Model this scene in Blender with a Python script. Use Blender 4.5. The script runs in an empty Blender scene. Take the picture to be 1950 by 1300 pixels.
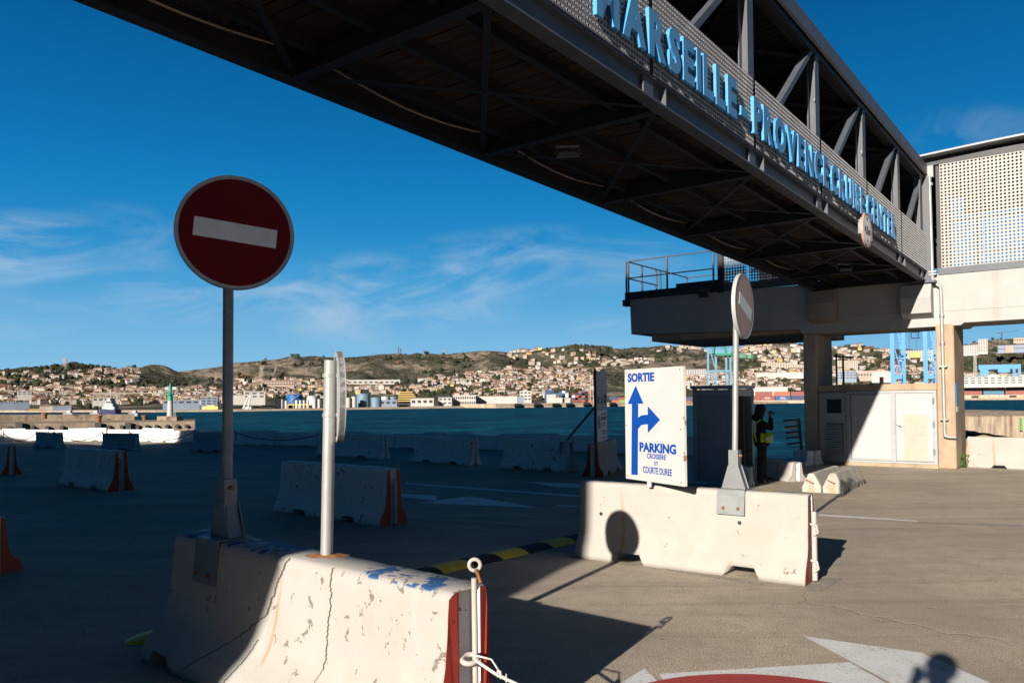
import bpy, math, random
from mathutils import Vector, Matrix, noise
random.seed(7)
rad = math.radians
scene = bpy.context.scene
# ------------------------------------------------------------------ camera
CH = 1.85; FPX = 1517.0; PITCH = rad(1.5); ROLL = rad(0.5); CY = 762 - FPX*math.tan(PITCH)
F_ = Vector((0, math.cos(PITCH), math.sin(PITCH))); R0 = Vector((1, 0, 0)); U0 = Vector((0, -math.sin(PITCH), math.cos(PITCH)))
U_ = math.cos(ROLL)*U0 + math.sin(ROLL)*R0; R_ = math.cos(ROLL)*R0 - math.sin(ROLL)*U0
CAM = Vector((0, 0, CH))
cd = bpy.data.cameras.new('camera'); cam = bpy.data.objects.new('camera', cd); scene.collection.objects.link(cam)
cam.matrix_world = Matrix(((R_.x, U_.x, -F_.x, CAM.x), (R_.y, U_.y, -F_.y, CAM.y), (R_.z, U_.z, -F_.z, CAM.z), (0, 0, 0, 1)))
cd.sensor_width = 36; cd.lens = FPX/1950*36; cd.shift_y = (CY-650)/1950; cd.clip_end = 12000; cd.clip_start = 0.05
scene.camera = cam
# ------------------------------------------------------------------ sun, sky, exposure
SUN_AZ = 29.7; SUN_EL = 18.6          # direction the light travels towards (from +Y to +X), height of the sun
la, le = rad(SUN_AZ), rad(SUN_EL)
ldir = Vector((math.sin(la)*math.cos(le), math.cos(la)*math.cos(le), -math.sin(le)))
sl = bpy.data.lights.new('sun', 'SUN'); sl.energy = 5.0; sl.angle = rad(0.5); sl.color = (1.0, 0.90, 0.79)
so = bpy.data.objects.new('sun', sl); scene.collection.objects.link(so); so.location = (-20, -40, 30)
so.rotation_euler = ldir.to_track_quat('-Z', 'Y').to_euler()
world = bpy.data.worlds.new('World'); scene.world = world; world.use_nodes = True
wt = world.node_tree; wn = wt.nodes; wl = wt.links
for n_ in list(wn): wn.remove(n_)
wout = wn.new('ShaderNodeOutputWorld'); bg = wn.new('ShaderNodeBackground'); sky = wn.new('ShaderNodeTexSky')
sky.sky_type = 'NISHITA'; sky.sun_disc = False; sky.sun_elevation = le; sky.sun_rotation = la + math.pi
sky.altitude = 0; sky.air_density = 1.0; sky.dust_density = 0.3; sky.ozone_density = 3.0
hs = wn.new('ShaderNodeHueSaturation'); hs.inputs['Saturation'].default_value = 1.35; hs.inputs['Hue'].default_value = 0.492
wl.new(sky.outputs[0], hs.inputs['Color'])
# wispy high cloud: noise over a flat layer far above
tc = wn.new('ShaderNodeTexCoord'); sx = wn.new('ShaderNodeSeparateXYZ'); wl.new(tc.outputs['Generated'], sx.inputs[0])
def wm(op, a, b=None, c=None):
    m = wn.new('ShaderNodeMath'); m.operation = op
    for i, v in enumerate((a, b, c)):
        if v is None: continue
        if isinstance(v, (int, float)): m.inputs[i].default_value = v
        else: wl.new(v, m.inputs[i])
    return m.outputs[0]
# wisps placed by azimuth and elevation: u = x/y, v = z/y
yy_ = wm('MAXIMUM', sx.outputs[1], 0.05); uu = wm('DIVIDE', sx.outputs[0], yy_); vv = wm('DIVIDE', sx.outputs[2], yy_)
cx = wn.new('ShaderNodeCombineXYZ'); wl.new(uu, cx.inputs[0]); wl.new(vv, cx.inputs[1])
mp = wn.new('ShaderNodeMapping'); mp.inputs['Rotation'].default_value = (0, 0, rad(14)); mp.inputs['Scale'].default_value = (2.6, 7.5, 1); wl.new(cx.outputs[0], mp.inputs[0])
n1 = wn.new('ShaderNodeTexNoise'); n1.inputs['Scale'].default_value = 1.7; n1.inputs['Detail'].default_value = 10; n1.inputs['Roughness'].default_value = 0.60; n1.inputs['Distortion'].default_value = 1.6
wl.new(mp.outputs[0], n1.inputs['Vector'])
def wmr(v, a, b, c=0.0, d=1.0):
    m = wn.new('ShaderNodeMapRange'); m.interpolation_type = 'SMOOTHSTEP'; wl.new(v, m.inputs[0])
    for i, k in enumerate((a, b, c, d)): m.inputs[i+1].default_value = k
    return m.outputs[0]
msk = None
for u0, v0, ru, rv, st_ in ((-.63, .195, .10, .045, .9), (-.50, .20, .10, .05, .35), (-.38, .130, .16, .030, .8), (-.17, .125, .13, .055, 1.0), (-.07, .125, .10, .03, .5), (.05, .175, .17, .04, .6), (.13, .085, .06, .02, .7), (.60, .33, .10, .04, .25), (-.62, .11, .08, .03, .3), (-1.1, .3, .3, .08, .6), (1.2, .3, .3, .1, .6)):
    du = wm('DIVIDE', wm('SUBTRACT', uu, u0), ru*1.3); dv = wm('DIVIDE', wm('SUBTRACT', vv, v0), rv*1.3)
    d2 = wm('ADD', wm('MULTIPLY', du, du), wm('MULTIPLY', dv, dv)); k_ = wm('MULTIPLY', wmr(d2, 1.0, 0.0), st_); msk = k_ if msk is None else wm('ADD', msk, k_)
msk = wm('MULTIPLY', wm('MINIMUM', msk, 1.0), wmr(n1.outputs[0], 0.36, 0.72)); msk = wm('MULTIPLY', msk, 0.62)
rp = wn.new('ShaderNodeValToRGB'); rp.color_ramp.interpolation = 'B_SPLINE'; els = rp.color_ramp.elements
SKYC = [(0.0, (3.0, 6.0, 8.6)), (0.06, (2.3, 5.4, 8.2)), (0.13, (.70, 3.9, 7.4)), (0.20, (.10, 2.7, 6.2)), (0.30, (.03, 1.75, 4.7)), (0.44, (.02, .95, 3.0)), (0.60, (.02, .25, .9)), (1.0, (.01, .10, .4))]
els[0].position = 0.0; els[1].position = 1.0
for _k in range(6): els.new(SKYC[_k+1][0])
for e_, (p_, c_) in zip(els, SKYC): e_.position = p_; e_.color = (c_[0]/10, c_[1]/10, c_[2]/10, 1)
wl.new(sx.outputs[2], rp.inputs[0])
sc_ = wn.new('ShaderNodeVectorMath'); sc_.operation = 'SCALE'; sc_.inputs[3].default_value = 10; wl.new(rp.outputs[0], sc_.inputs[0])
sm_ = wn.new('ShaderNodeMixRGB'); sm_.inputs[0].default_value = .97; wl.new(hs.outputs[0], sm_.inputs[1]); wl.new(sc_.outputs[0], sm_.inputs[2])
cm = wn.new('ShaderNodeMixRGB'); wl.new(msk, cm.inputs[0]); wl.new(sm_.outputs[0], cm.inputs[1]); cm.inputs[2].default_value = (5.2, 6.6, 8.2, 1)
fr_ = wn.new('ShaderNodeVectorMath'); fr_.operation = 'SCALE'; wl.new(cm.outputs[0], fr_.inputs[0]); wl.new(wmr(sx.outputs[1], -.35, .35, .4, 1.0), fr_.inputs[3]); wl.new(fr_.outputs[0], bg.inputs[0]); bg.inputs[1].default_value = 0.047
wl.new(bg.outputs[0], wout.inputs[0])
scene.view_settings.view_transform = 'Standard'; scene.view_settings.look = 'None'
scene.view_settings.exposure = 1.0; scene.view_settings.gamma = 1
# ------------------------------------------------------------------ helpers
def ray(x, y): return F_ + R_*((x-975)/FPX) + U_*((CY-y)/FPX)
def G(x, y, z=0.0):
    d = ray(x, y); return CAM + d*((z-CH)/d.z)
def PL(x, y, P0, n):
    d = ray(x, y); return CAM + d*(((P0-CAM).dot(n))/d.dot(n))
def W(x, y, D):
    d = ray(x, y); return CAM + d*(D/math.hypot(d.x, d.y))
AZB = rad(37.647)
B_ = Vector((math.sin(AZB), math.cos(AZB), 0)); N_ = Vector((math.cos(AZB), -math.sin(AZB), 0)); Z_ = Vector((0, 0, 1))
def SN(s, n, z=0.0): return B_*s + N_*n + Z_*z
YAWN = math.atan2(N_.y, N_.x)          # local x along N_, local y along B_
COL = scene.collection
def frame(o, yaw=0.0): return Matrix.Translation(o) @ Matrix.Rotation(yaw, 4, 'Z')
class MB:
    def __init__(s): s.v = []; s.f = []; s.m = []; s.sm = []
    def add(s, vs, fs, M=None, mi=0, smooth=False):
        o = len(s.v)
        for v in vs:
            v = Vector(v); s.v.append(M @ v if M is not None else v)
        for f in fs: s.f.append([i+o for i in f]); s.m.append(mi); s.sm.append(smooth)
        return s
    def box(s, a, b, M=None, mi=0):
        (x0, y0, z0), (x1, y1, z1) = a, b
        x0, x1 = sorted((x0, x1)); y0, y1 = sorted((y0, y1)); z0, z1 = sorted((z0, z1))
        return s.add([(x0,y0,z0),(x1,y0,z0),(x1,y1,z0),(x0,y1,z0),(x0,y0,z1),(x1,y0,z1),(x1,y1,z1),(x0,y1,z1)],
                     [(0,3,2,1),(4,5,6,7),(0,1,5,4),(1,2,6,5),(2,3,7,6),(3,0,4,7)], M, mi)
    def bbox(s, a, b, M=None, mi=0, c=0.01):       # chamfered box
        x0, x1 = sorted((a[0], b[0])); y0, y1 = sorted((a[1], b[1])); z0, z1 = sorted((a[2], b[2]))
        c = min(c, (x1-x0)*.4, (y1-y0)*.4, (z1-z0)*.4)
        def ring(z, i): 
            return [(x0+i, y0+c, z), (x0+c, y0+i, z), (x1-c, y0+i, z), (x1-i, y0+c, z), (x1-i, y1-c, z), (x1-c, y1-i, z), (x0+c, y1-i, z), (x0+i, y1-c, z)]
        return s.loft([ring(z0, c), ring(z0+c, 0), ring(z1-c, 0), ring(z1, c)], M, mi, caps=True)
    def loft(s, rings, M=None, mi=0, caps=True, smooth=False, closed=True):
        n = len(rings[0]); vs = [p for r in rings for p in r]; fs = []
        for k in range(len(rings)-1):
            for i in range(n if closed else n-1):
                j = (i+1) % n; fs.append((k*n+i, k*n+j, (k+1)*n+j, (k+1)*n+i))
        s.add(vs, fs, M, mi, smooth)
        if caps: s.add(vs, [tuple(reversed(range(n))), tuple(range((len(rings)-1)*n, len(rings)*n))], M, mi)
        return s
    def prism(s, poly, d, M=None, mi=0):            # poly of 3-d points, extruded by vector d
        d = Vector(d); a = [Vector(p) for p in poly]; return s.loft([a, [p+d for p in a]], M, mi)
    def tube(s, pts, r, n=8, M=None, mi=0, caps=True, smooth=True):
        pts = [Vector(p) for p in pts]; rs = r if isinstance(r, (list, tuple)) else [r]*len(pts); rings = []
        up = None
        for i, p in enumerate(pts):
            t = (pts[min(i+1, len(pts)-1)] - pts[max(i-1, 0)]).normalized()
            if up is None:
                up = Vector((0, 0, 1)) if abs(t.z) < .9 else Vector((1, 0, 0))
            a = t.cross(up).normalized(); b = a.cross(t).normalized(); up = b
            rings.append([p + (a*math.cos(k*2*math.pi/n) + b*math.sin(k*2*math.pi/n))*rs[i] for k in range(n)])
        return s.loft(rings, M, mi, caps, smooth)
    def beam(s, p, q, w, h, M=None, mi=0, up=(0, 0, 1)):     # rectangular bar between points
        p, q = Vector(p), Vector(q); t = (q-p).normalized(); a = t.cross(Vector(up))
        a = a.normalized() if a.length > 1e-4 else Vector((1, 0, 0)); b = a.cross(t)
        c = [a*w/2+b*h/2, -a*w/2+b*h/2, -a*w/2-b*h/2, a*w/2-b*h/2]
        return s.loft([[p+k for k in c], [q+k for k in c]], M, mi)
    def torus(s, c, R, r, ax1, ax2, n=20, m=8, M=None, mi=0):
        c, ax1, ax2 = Vector(c), Vector(ax1), Vector(ax2); ax3 = ax1.cross(ax2); vs = []; fs = []
        for i in range(n):
            a = 2*math.pi*i/n; d = ax1*math.cos(a)+ax2*math.sin(a)
            for j in range(m):
                b = 2*math.pi*j/m; vs.append(c + d*(R+r*math.cos(b)) + ax3*r*math.sin(b))
        for i in range(n):
            for j in range(m): fs.append((i*m+j, ((i+1) % n)*m+j, ((i+1) % n)*m+(j+1) % m, i*m+(j+1) % m))
        return s.add(vs, fs, M, mi, True)
    def blob(s, c, r, seed, lv=1, amp=.35, fq=1.3, M=None, mi=0, sq=1.0):
        vs, fs = ICO[lv]; out = []; c = Vector(c); sd = Vector((seed*3.7, seed*1.3, seed*.7))
        rr = Vector(r) if hasattr(r, '__len__') else Vector((r, r, r))
        for v in vs:
            k = 1+amp*noise.noise(v*fq+sd)+amp*.6*noise.noise(v*fq*3+sd)
            out.append(c + Vector((v.x*rr.x*k, v.y*rr.y*k, v.z*rr.z*k)))
        return s.add(out, fs, M, mi, False)
    def build(s, name, mats, parent=None, world=False, props=None, smooth=None):
        me = bpy.data.meshes.new(name); vs = s.v; o = bpy.data.objects.new(name, me)
        if world:
            if parent is not None: Mi = FR[parent.name].inverted(); vs = [Mi @ v for v in vs]
            else:
                mn = [min(v[i] for v in vs) for i in range(3)]; mx = [max(v[i] for v in vs) for i in range(3)]
                c = Vector(((mn[0]+mx[0])/2, (mn[1]+mx[1])/2, mn[2])); vs = [v-c for v in vs]; o.location = c
        me.from_pydata([tuple(v) for v in vs], [], s.f)
        if not isinstance(mats, (list, tuple)): mats = [mats]
        for m in mats: me.materials.append(m)
        me.polygons.foreach_set('material_index', s.m)
        me.polygons.foreach_set('use_smooth', [bool(x) for x in s.sm] if smooth is None else [smooth]*len(s.f))
        me.update(); COL.objects.link(o)
        if parent is not None: o.parent = parent; FR[o.name] = FR[parent.name]
        if props: tag(o, **props)
        return o
FR = {}
def tag(o, label=None, cat=None, group=None, kind=None):
    if label: o['label'] = label
    if cat: o['category'] = cat
    if group: o['group'] = group
    if kind: o['kind'] = kind
    return o
def empty(name, M, label, cat, group=None):
    o = bpy.data.objects.new(name, None); COL.objects.link(o); o.matrix_world = M; o.empty_display_size = .2
    FR[o.name] = M.copy(); return tag(o, label, cat, group)
def copy_thing(o, M, label=None, group=None):
    c = o.copy(); COL.objects.link(c); c.matrix_world = M; FR[c.name] = M.copy()
    if label: c['label'] = label
    if group: c['group'] = group
    for ch in list(o.children):
        d = ch.copy(); COL.objects.link(d); d.parent = c
        for gch in list(ch.children):
            e = gch.copy(); COL.objects.link(e); e.parent = d
    return c
def mk_ico(lv):
    import bmesh
    b = bmesh.new(); bmesh.ops.create_icosphere(b, subdivisions=lv, radius=1); b.verts.ensure_lookup_table()
    r = ([v.co.copy() for v in b.verts], [[v.index for v in f.verts] for f in b.faces]); b.free(); return r
ICO = {1: mk_ico(1), 2: mk_ico(2), 3: mk_ico(3)}
# ------------------------------------------------------------------ materials
class NT:
    def __init__(s, name):
        s.m = bpy.data.materials.new(name); s.m.use_nodes = True; s.t = s.m.node_tree; s.n = s.t.nodes; s.l = s.t.links
        s.p = s.n['Principled BSDF']; s.tc = s.n.new('ShaderNodeTexCoord')
        s.oi = None
    def put(s, v, sock):
        if isinstance(v, (int, float)): sock.default_value = v
        elif isinstance(v, (tuple, list)): sock.default_value = (*v[:3], 1) if len(sock.default_value) == 4 else v
        else: s.l.new(v, sock)
    def coord(s, scale=(1, 1, 1), loc=(0, 0, 0), rnd=False, rot=(0, 0, 0)):
        m = s.n.new('ShaderNodeMapping'); m.inputs['Scale'].default_value = scale; m.inputs['Location'].default_value = loc; m.inputs['Rotation'].default_value = rot
        v = s.tc.outputs['Object']
        if rnd:
            if s.oi is None: s.oi = s.n.new('ShaderNodeObjectInfo')
            va = s.n.new('ShaderNodeVectorMath'); va.operation = 'MULTIPLY_ADD'; cc = s.n.new('ShaderNodeCombineXYZ')
            for i in range(3): s.l.new(s.oi.outputs['Random'], cc.inputs[i])
            s.l.new(cc.outputs[0], va.inputs[0]); va.inputs[1].default_value = (37, 51, 29); s.l.new(v, va.inputs[2]); v = va.outputs[0]
        s.l.new(v, m.inputs[0]); return m.outputs[0]
    def noise(s, scale=5, detail=4, rough=.55, dist=0, vec=None):
        n = s.n.new('ShaderNodeTexNoise'); n.inputs['Scale'].default_value = scale; n.inputs['Detail'].default_value = detail
        n.inputs['Roughness'].default_value = rough; n.inputs['Distortion'].default_value = dist
        s.l.new(vec if vec is not None else s.coord(), n.inputs['Vector']); return n.outputs[0]
    def voro(s, scale, vec=None, feat='F1', out=0):
        n = s.n.new('ShaderNodeTexVoronoi'); n.feature = feat; n.inputs['Scale'].default_value = scale
        s.l.new(vec if vec is not None else s.coord(), n.inputs['Vector']); return n.outputs[out]
    def mr(s, v, a, b, c=0.0, d=1.0):
        m = s.n.new('ShaderNodeMapRange'); s.put(v, m.inputs[0])
        for i, k in enumerate((a, b, c, d)): m.inputs[i+1].default_value = k
        return m.outputs[0]
    def math(s, op, a, b=None, c=None):
        m = s.n.new('ShaderNodeMath'); m.operation = op
        for i, v in enumerate((a, b, c)):
            if v is not None: s.put(v, m.inputs[i])
        return m.outputs[0]
    def mix(s, f, a, b, mode='MIX'):
        m = s.n.new('ShaderNodeMixRGB'); m.blend_type = mode; s.put(f, m.inputs[0]); s.put(a, m.inputs[1]); s.put(b, m.inputs[2]); return m.outputs[0]
    def sep(s, v=None):
        n = s.n.new('ShaderNodeSeparateXYZ'); s.l.new(v if v is not None else s.tc.outputs['Object'], n.inputs[0]); return n.outputs
    def bump(s, h, strength=.3, dist=.01):
        b = s.n.new('ShaderNodeBump'); b.inputs['Strength'].default_value = strength; b.inputs['Distance'].default_value = dist
        s.put(h, b.inputs['Height']); s.l.new(b.outputs[0], s.p.inputs['Normal']); return b
    def fin(s, col, rough=.6, metal=0.0, spec=.5):
        s.put(col, s.p.inputs['Base Color']); s.put(rough, s.p.inputs['Roughness']); s.p.inputs['Metallic'].default_value = metal
        s.p.inputs['Specular IOR Level'].default_value = spec; return s.m
def simple(name, c, c2=None, scale=8, rough=.6, metal=0.0, bump=.15, spec=.4, detail=5, stretch=(1, 1, 1)):
    t = NT(name); c2 = c2 or tuple(x*.72 for x in c); v = t.coord(stretch, rnd=True)
    n = t.noise(scale, detail, .6, 0, v); f = t.mr(n, .35, .68)
    if bump: t.bump(t.noise(scale*4, 4, .6, 0, v), bump, .01)
    return t.fin(t.mix(f, c, c2), rough, metal, spec)
# concrete barrier paint
def m_paint(name, base=(.44, .425, .40), chip=(.19, .165, .135), lo=.62, cracks=(), rust=(), blue=None, dirt=.5, chipend=None):
    t = NT(name); v = t.coord(rnd=True); o = t.sep()
    big = t.noise(1.7, 3, .5, 0, v); fine = t.noise(11, 6, .62, .6, v)
    s_ = t.math('ADD', fine, t.math('MULTIPLY', big, .22))
    if chipend is not None:
        s_ = t.math('ADD', s_, t.mr(o[0], chipend-1.0, chipend, 0, .075))
    cmask = t.mr(s_, lo+.11, lo+.122)
    pits = t.mr(t.voro(38, v), .10, .06); pm = t.mr(t.noise(7, 2, .5, 0, v), .52, .6); pits = t.math('MULTIPLY', pits, pm)
    stain = t.mr(t.noise(2.3, 5, .7, .4, v), .45, .8)
    col = t.mix(t.math('MULTIPLY', stain, dirt), base, tuple(a*b for a, b in zip(base, (.84, .76, .62))))
    speck = t.mr(t.noise(60, 2, .5, 0, v), .62, .75); col = t.mix(t.math('MULTIPLY', speck, .25), col, chip)
    if blue:
        geo = t.n.new('ShaderNodeNewGeometry'); gz = t.sep(geo.outputs['Normal'])[2]
        up = t.mr(gz, .6, .75); bn = t.mr(t.noise(5, 5, .65, .3, v), .50, .52)
        bm = None
        for a, b in blue:
            k = t.math('MULTIPLY', t.mr(o[0], a, a+.05), t.mr(o[0], b, b-.05)); bm = k if bm is None else t.math('ADD', bm, k)
        col = t.mix(t.math('MULTIPLY', t.math('MULTIPLY', t.math('MULTIPLY', up, t.mr(o[2], .80, .83)), bn), bm), col, (.02, .075, .21))
    for (x0, z0, x1, z1, w) in rust:
        f = t.math('DIVIDE', t.math('SUBTRACT', o[2], z0), z1-z0); xc = t.math('ADD', t.math('MULTIPLY', f, x1-x0), x0)
        wob = t.math('MULTIPLY', t.math('SUBTRACT', t.noise(9, 3, .5, 0, t.coord((.01, .01, 1), (x0*9, 0, 0))), .5), .05)
        d = t.math('ABSOLUTE', t.math('SUBTRACT', t.math('ADD', o[0], wob), xc))
        k = t.math('MULTIPLY', t.mr(d, w, w*.2), t.math('MULTIPLY', t.mr(f, 1.0, .55), t.mr(f, -.02, .03)))
        col = t.mix(t.math('MULTIPLY', k, .6), col, (.30, .16, .055))
    dark = None
    for (x0, z0, x1, z1, w) in cracks:
        f = t.math('DIVIDE', t.math('SUBTRACT', o[2], z0), z1-z0); xc = t.math('ADD', t.math('MULTIPLY', f, x1-x0), x0)
        wob = t.math('MULTIPLY', t.math('SUBTRACT', t.noise(14, 6, .7, 0, t.coord((.01, .01, 1), (x0*7+z0, 0, 0))), .5), .10)
        d = t.math('ABSOLUTE', t.math('SUBTRACT', t.math('ADD', o[0], wob), xc))
        k = t.math('MULTIPLY', t.mr(d, w, w*.45), t.math('MULTIPLY', t.mr(f, 0, .01), t.mr(f, 1.01, 1.0)))
        dark = k if dark is None else t.math('MAXIMUM', dark, k)
    gr = t.mix(t.noise(30, 4, .6, 0, v), chip, tuple(a*.65 for a in chip)); col = t.mix(t.math('MINIMUM', t.math('ADD', cmask, pits), 1.0), col, gr)
    if dark is not None: col = t.mix(dark, col, (.07, .055, .04))
    h = t.math('SUBTRACT', t.math('MULTIPLY', t.noise(45, 5, .65, 0, v), .35), cmask)
    if dark is not None: h = t.math('SUBTRACT', h, t.math('MULTIPLY', dark, 2.0))
    t.bump(h, .5, .004); return t.fin(col, .75, 0, .25)
def m_asphalt():
    t = NT('asphalt'); v = t.coord(); g = t.noise(95, 3, .7, 0, v); g2 = t.voro(150, v); b = t.noise(.45, 5, .6, .3, v); md = t.noise(4.5, 5, .65, .2, v)
    col = t.mix(t.mr(g, .38, .62), (.145, .125, .096), (.68, .585, .455)); col = t.mix(t.math('MULTIPLY', t.mr(b, .38, .62), .6), col, (.255, .222, .178))
    col = t.mix(t.math('MULTIPLY', t.mr(md, .48, .66), .5), col, (.25, .222, .182))
    col = t.mix(t.mr(t.noise(42, 2, .5, 0, v), .70, .74), col, (.62, .57, .47))
    streak = t.noise(1, 5, .6, .5, t.coord((.25, 2.6, 1), rot=(0, 0, rad(38)))); col = t.mix(t.math('MULTIPLY', t.mr(streak, .50, .66), .55), col, (.22, .195, .157))
    spot = t.math('MULTIPLY', t.mr(t.voro(2.2, t.coord((1, 2.5, 1))), .075, .05), t.mr(t.noise(.9, 2, .5, 0, v), .48, .56)); col = t.mix(t.math('MULTIPLY', spot, .8), col, (.055, .05, .045))
    wv = t.n.new('ShaderNodeVectorMath'); wv.operation = 'ADD'; nn_ = t.n.new('ShaderNodeTexNoise'); nn_.inputs['Scale'].default_value = 1.3; nn_.inputs['Detail'].default_value = 5; t.l.new(v, nn_.inputs['Vector']); t.l.new(v, wv.inputs[0]); t.l.new(nn_.outputs['Color'], wv.inputs[1])
    ck = t.voro(.23, wv.outputs[0], 'DISTANCE_TO_EDGE'); km = t.math('MULTIPLY', t.mr(ck, .0042, .0015), t.mr(t.noise(.5, 3, .6, 0, v), .47, .56)); col = t.mix(t.math('MULTIPLY', km, .12), col, (.045, .04, .035))
    patch = t.mr(t.voro(.11, t.coord((1, .6, 1), rot=(0, 0, rad(38))), out=1), 0, 1); col = t.mix(t.math('MULTIPLY', patch, .22), col, (.10, .088, .075))
    h = t.math('SUBTRACT', t.math('ADD', t.math('MULTIPLY', g, .6), t.math('MULTIPLY', g2, .8)), km); t.bump(h, .9, .007); return t.fin(col, .88, 0, .22)
def m_roadpaint(name, c, lo=.60, worn=(.2, .18, .15)):
    t = NT(name); v = t.coord(); n = t.noise(55, 4, .7, 0, v); b = t.noise(3.5, 5, .7, 0, v)
    k = t.mr(t.math('ADD', n, t.math('MULTIPLY', b, .3)), lo+.12, lo+.22)
    col = t.mix(t.math('MULTIPLY', t.mr(b, .4, .7), .35), c, tuple(x*.75 for x in c)); col = t.mix(k, col, worn); t.bump(n, .5, .004); return t.fin(col, .75, 0, .3)
def m_water():
    t = NT('sea_water'); v = t.coord((.75, 1.0, 1), rot=(0, 0, rad(-8)))
    a = t.noise(.42, 6, .68, .5, v); h = t.math('ADD', a, t.math('MULTIPLY', t.noise(1.9, 4, .6, .4, v), .3)); t.bump(h, 1.0, 2.5)
    w1 = t.noise(.55, 9, .80, .8, v); w2 = t.noise(.10, 9, .80, .6, t.coord((.6, 1.0, 1))); w = t.math('ADD', t.math('MULTIPLY', w1, .5), t.math('MULTIPLY', w2, .5))
    big = t.noise(.02, 4, .6, 0, t.coord((.4, 1, 1)))
    col = t.mix(t.mr(big, .35, .65), (.0006, .030, .068), (.0008, .044, .088))
    col = t.mix(t.mr(w, .50, .60), col, (.006, .14, .20)); col = t.mix(t.mr(w, .50, .42), col, (.0002, .007, .022))
    foam = t.math('MULTIPLY', t.mr(t.noise(1.1, 6, .75, .8, t.coord((.3, 1, 1))), .70, .76), t.mr(t.noise(.05, 2, .5), .42, .6)); col = t.mix(t.math('MULTIPLY', foam, .5), col, (.30, .38, .42))
    t.p.inputs['IOR'].default_value = 1.33; return t.fin(col, .5, 0, .06)
def m_hill():
    t = NT('hillside'); v = t.coord(); a = t.noise(.0045, 7, .62, .6, v); b = t.noise(.03, 6, .7, .4, t.coord((1, .5, 1.6))); c = t.noise(.16, 4, .7, 0, v)
    s_ = t.math('ADD', t.math('MULTIPLY', a, .5), t.math('MULTIPLY', b, .5))
    scrub = t.mix(t.mr(c, .38, .62), (.050, .050, .034), (.13, .12, .085)); scrub = t.mix(t.mr(b, .42, .62), scrub, (.030, .034, .018))
    rock = t.mix(t.mr(c, .35, .65), (.29, .245, .19), (.18, .15, .115))
    geo = t.n.new('ShaderNodeNewGeometry'); gz = t.sep(geo.outputs['Normal'])[2]
    s_ = t.math('ADD', s_, t.mr(gz, .95, .70, 0, .12))
    col = t.mix(t.mr(s_, .515, .565), scrub, rock); t.bump(t.math('ADD', b, t.math('MULTIPLY', c, .5)), 1.0, 9.0); return t.fin(col, .95, 0, .1)
def m_foliage(name, a, b):
    t = NT(name); v = t.coord(rnd=True); n = t.noise(1.1, 5, .7, 0, v); col = t.mix(t.mr(n, .35, .65), a, b); t.bump(n, .8, .5); return t.fin(col, .9, 0, .15)
def m_rusty(name, base, rust=(.22, .09, .03), lo=.6, rough=.55, metal=.0, sc=6):
    t = NT(name); v = t.coord(rnd=True); n = t.noise(sc, 6, .65, .4, v); k = t.mr(n, lo, lo+.04); col = t.mix(t.mr(t.noise(3, 3, .5, 0, v), .3, .7), base, tuple(x*.8 for x in base))
    t.bump(n, .3, .004); return t.fin(t.mix(k, col, rust), rough, metal, .4)
def m_galv(name='galvanised_steel', c=(.21, .22, .22), c2=(.14, .155, .16)):
    t = NT(name); v = t.coord(rnd=True); n = t.voro(22, v, out=1); b = t.noise(5, 4, .6, .5, v); col = t.mix(t.mr(b, .3, .7), c, c2)
    sp = t.sep(n)[0]; col = t.mix(t.math('MULTIPLY', sp, .25), col, c2); t.bump(b, .15, .004); return t.fin(col, t.mr(b, .3, .7, .42, .6), .35, .5)
M = {}
M['asphalt'] = m_asphalt()
M['white_line'] = m_roadpaint('white_road_paint', (.55, .56, .56)); M['red_line'] = m_roadpaint('red_road_paint', (.30, .04, .035), .66, (.3, .12, .1)); M['faint_line'] = m_roadpaint('worn_road_paint', (.36, .34, .31), .42)
M['blue_line'] = m_roadpaint('worn_blue_white_shade_tone', (.66, .70, .72), .58)  # line paint brightened for the markings that lie in shade
M['water'] = m_water(); M['hill'] = m_hill()
M['bar'] = m_paint('white_paint_shade_tone', (.66, .65, .63)); M['bar_lit'] = m_paint('cream_paint_sun_tone', (.33, .314, .288), lo=.67, rust=((.62, .0, .56, .86, .035),), dirt=.45)  # white paint made paler for shaded barriers, darker for sunlit ones
M['bar_near'] = m_paint('flaking_concrete_paint', (.325, .316, .298), lo=.66, cracks=((.62, .05, 1.32, .50, .010), (1.32, .50, 1.50, .87, .012), (1.12, .0, 1.27, .34, .009), (1.98, .30, 1.97, .87, .009), (1.86, .05, 1.98, .30, .005), (.2, .19, .55, .17, .006)),
                      rust=((1.40, .22, 1.47, .84, .024),), blue=((.1, .32), (.72, 1.42), (2.2, 2.86)), chipend=2.95)
M['bar_wall'] = m_paint('wall_white_shade_tone', (.80, .79, .77), lo=.66); M['bar_blue'] = m_paint('dirty_blue_white_paint', (.44, .48, .52), lo=.60)  # wall white raised so its shaded stretch reads lighter
M['redpaint'] = m_rusty('red_paint', (.34, .035, .02), (.12, .02, .015), .62, .7); M['orangered'] = m_rusty('orange_red_paint', (.50, .06, .02), (.2, .05, .03), .64, .7)
M['conc'] = simple('plain_concrete', (.40, .37, .32), (.26, .24, .20), 5, .85, bump=.4); M['conc_dk'] = simple('weathered_concrete', (.30, .25, .19), (.14, .12, .095), 1.2, .9, bump=.5)
M['conc_tan'] = simple('ochre_concrete', (.40, .30, .195), (.30, .22, .14), 2.2, .85, bump=.3); M['render'] = simple('white_render', (.285, .285, .276), (.26, .258, .248), 1.5, .8, bump=.12)
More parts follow.
